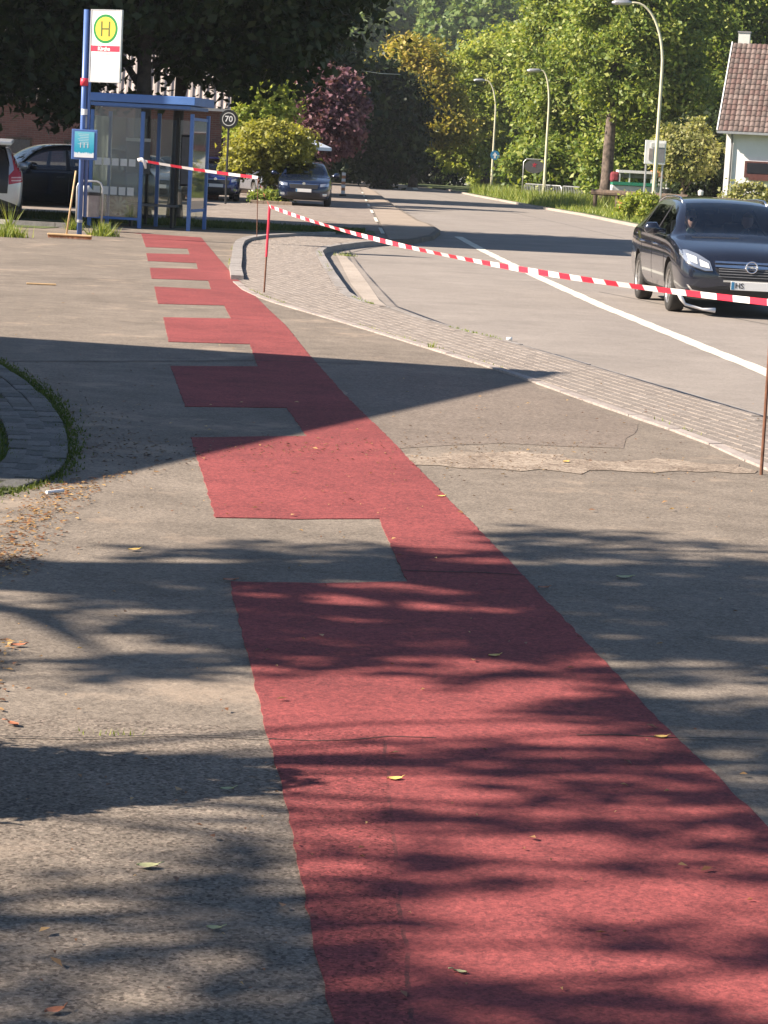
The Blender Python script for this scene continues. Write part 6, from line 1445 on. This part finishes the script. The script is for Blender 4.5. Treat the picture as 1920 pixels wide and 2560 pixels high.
# moss and little plants in the joints
mp = []
for dd, cnt_ in ((0.0, 4600), (0.555, 3600), (1.30, 1200)):
    pts = inward(ro_, dd)
    for _ in range(cnt_):
        i = rk.randrange(59); p = pts[i].lerp(pts[i+1], rk.random()); mp.append((p.x+rk.gauss(0, 0.045), p.y+rk.gauss(0, 0.045), 0.004))
tag(link_mesh('joint_moss', blades('joint_moss', mp, M['grass_dark'], 0.008, 0.028, 0.012, 21)), 'moss and grass in the joints of the round paving', 'moss', kind='stuff')
# ---------------------------------------------------------------- leaf litter
def litter(name, pts, mat, smin, smax, seed, label):
    rg = np.random.default_rng(seed); Pn = np.asarray(pts, float); n = len(Pn)
    an = rg.random(n)*6.283; s = smin+(smax-smin)*rg.random(n)**2; a = np.stack([np.cos(an), np.sin(an), rg.normal(size=n)*0.12], 1)*s[:, None]
    b = np.stack([-np.sin(an), np.cos(an), rg.normal(size=n)*0.15], 1)*s[:, None]*0.55
    Pn = Pn+np.array([0, 0, 0.002])+np.stack([0*s, 0*s, s*0.25], 1)
    V = np.stack([Pn-a, Pn+b+[0, 0, 0.004], Pn+a, Pn-b+[0, 0, 0.004]], 1)
    return tag(link_mesh(name, np_mesh(name, V.reshape(-1, 3), np.arange(n*4).reshape(-1, 4), mat)), label, 'leaves', kind='stuff')
def scatter_line(px_pts, n, spread, rr):
    pts = [Vector(p) for p in P2(px_pts)]; out = []
    for _ in range(n):
        i = rr.randrange(len(pts)-1); p = pts[i].lerp(pts[i+1], rr.random()); out.append((p.x+rr.gauss(0, spread), p.y+rr.gauss(0, spread*1.6), 0))
    return out
rr = random.Random(4)
litter('leaf_litter', scatter_line([(-60, 1440), (10, 1400), (60, 1330), (110, 1270), (200, 1210)], 900, 0.085, rr)+scatter_line([(110, 1250), (220, 1208), (330, 1185)], 90, 0.05, rr)+scatter_line([(-40, 1780), (0, 1700), (10, 1600)], 60, 0.03, rr), M['litter'], 0.006, 0.019, 31, 'brown and yellow leaf litter drifted along the left edge')
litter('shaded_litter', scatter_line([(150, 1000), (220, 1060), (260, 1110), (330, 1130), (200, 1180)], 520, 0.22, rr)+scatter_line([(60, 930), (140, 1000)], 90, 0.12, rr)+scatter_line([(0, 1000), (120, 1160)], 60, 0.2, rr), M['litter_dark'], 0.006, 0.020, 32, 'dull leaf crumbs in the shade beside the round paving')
pts = []
for _ in range(420):
    px_ = rr.uniform(0, 1920); py_ = rr.choice([rr.uniform(1000, 1300), rr.uniform(1200, 2500), rr.uniform(700, 1200)]); q = P(px_, py_)
    if py_ < 930 and px_ > 700: continue
    pts.append((q.x, q.y, 0.006))
litter('scattered_leaf_bits', pts, M['litter'], 0.006, 0.02, 33, 'small leaf bits scattered over the asphalt')
pts = []
for _ in range(500):
    q = P(rr.gauss(1250, 260), rr.gauss(1130, 30)); pts.append((q.x, q.y, 0.004))
for _ in range(220):
    q = P(rr.gauss(720, 130), rr.gauss(1125, 14)); pts.append((q.x, q.y, 0.006))
litter('grit', pts, M['litter_dark'], 0.004, 0.014, 34, 'grit and crumbs along the worn strip across the path')
def one_leaf(label, px, py, ln, mat, an, cat='leaf'):
    ln *= 0.62
    p = P(px, py); mb = MB(); n = 6; vs = []
    for i in range(n+1):
        t = i/n; w = 0.33*math.sin(math.pi*min(1, t*1.02))**0.8*(1-0.25*t)+0.01; vs += [(ln*(t-0.5), -ln*w, 0.004+0.10*ln*abs(t-.45)), (ln*(t-0.5), 0, 0.002+0.04*ln*abs(t-.45)), (ln*(t-0.5), ln*w, 0.005+0.12*ln*abs(t-.4))]
    mb.add(vs, [(3*i+j, 3*i+j+3, 3*i+j+4, 3*i+j+1) for i in range(n) for j in (0, 1)])
    mb.tube([(ln*0.5, 0, 0.07*ln+.006), (ln*0.75, 0.01, 0.01)], 0.0015, 4)
    o = mb.build('fallen_leaf', M[mat], None, smooth=True, loc=(p.x, p.y, 0.005), rot=(0, 0, an)); return tag(o, label, cat, 'single fallen leaves on the asphalt')
one_leaf('large pale green leaf lying left of the red strip, lower left', 368, 2172, 0.085, 'pale_leaf', 0.1)
one_leaf('yellow leaf lying on the dark seam of the red strip', 986, 1953, 0.07, 'yellow_leaf', 0.2)
one_leaf('pale leaf on the red strip near the bottom edge', 1150, 2438, 0.05, 'pale_leaf', 2.8)
one_leaf('brown curled leaf at the bottom left edge', 136, 2535, 0.07, 'brown_leaf', 0.6)
one_leaf('small pale twig leaf left of the red strip near the bottom', 535, 2328, 0.055, 'pale_leaf', -0.1)
one_leaf('pale leaf in the tip of the pointed shadow', 568, 1979, 0.06, 'pale_leaf', 0.2)
one_leaf('yellow leaf on the right edge of the red strip by the crack', 1652, 1848, 0.065, 'yellow_leaf', 0.05)
one_leaf('pinkish leaf in the middle of the red strip', 1235, 1644, 0.07, 'yellow_leaf', 0.3)
one_leaf('bright yellow leaf in the sun above the long shadow band', 335, 1378, 0.09, 'yellow_leaf', 0.5)
one_leaf('yellow leaf on the sunlit red path above the shadows', 1102, 1244, 0.07, 'yellow_leaf', 0.1)
one_leaf('brown leaf at the left edge beside the leaf drift', 32, 1815, 0.08, 'brown_leaf', 2.4)
one_leaf('brown leaf at the left edge under the long shadow', 45, 1618, 0.08, 'brown_leaf', 0.3)
one_leaf('yellow leaf right of the worn strip', 1415, 1157, 0.10, 'yellow_leaf', 0.9)
one_leaf('pale leaf in the shade at the right', 1560, 1447, 0.11, 'pale_leaf', 0.2)
one_leaf('orange leaf on the left corner of the large red field', 573, 1454, 0.08, 'brown_leaf', 0.0)
one_leaf('orange leaf beside the right edge of the red strip', 1358, 1473, 0.07, 'brown_leaf', 0.0)
st_ = MB(); a_ = P(66, 711); b_ = P(140, 714); st_.tube([(a_.x, a_.y, 0.012), (b_.x, b_.y, 0.012)], 0.012, 6)
tag(st_.build('stick', M['wood']), 'pale stick lying on the asphalt left of the red comb', 'stick')
st_ = MB(); a_ = P(116, 1237); b_ = P(158, 1232); st_.tube([(a_.x, a_.y, 0.012), (b_.x, b_.y, 0.012)], 0.009, 6)
tag(st_.build('tape_scrap', M['tape_white']), 'small scrap of white tape among the leaves at the left', 'scrap')
sn = MB(); p_ = P(1273, 853, ZR); sn.tube([(p_.x-.03, p_.y, ZR+.02), (p_.x+.03, p_.y, ZR+.025)], [0.02, 0.02], 7); tag(sn.build('pebble', M['white'], smooth=True), 'white pebble on the road beside the sidewalk step', 'stone')
# ---------------------------------------------------------------- haze
hz = MB().box((0, 560, 78), (1100, 1240, 175)); hm_t = bpy.data.materials.new('haze_air'); hm_t.use_nodes = True; n = hm_t.node_tree; n.nodes.clear()
vol = n.nodes.new('ShaderNodeVolumePrincipled'); vol.inputs['Color'].default_value = (0.84, 0.88, 0.96, 1); vol.inputs['Density'].default_value = 0.00022; vol.inputs['Anisotropy'].default_value = 0.2
out = n.nodes.new('ShaderNodeOutputMaterial'); n.links.new(vol.outputs[0], out.inputs['Volume'])
ho_ = hz.build('haze', hm_t); ho_['kind'] = 'stuff'
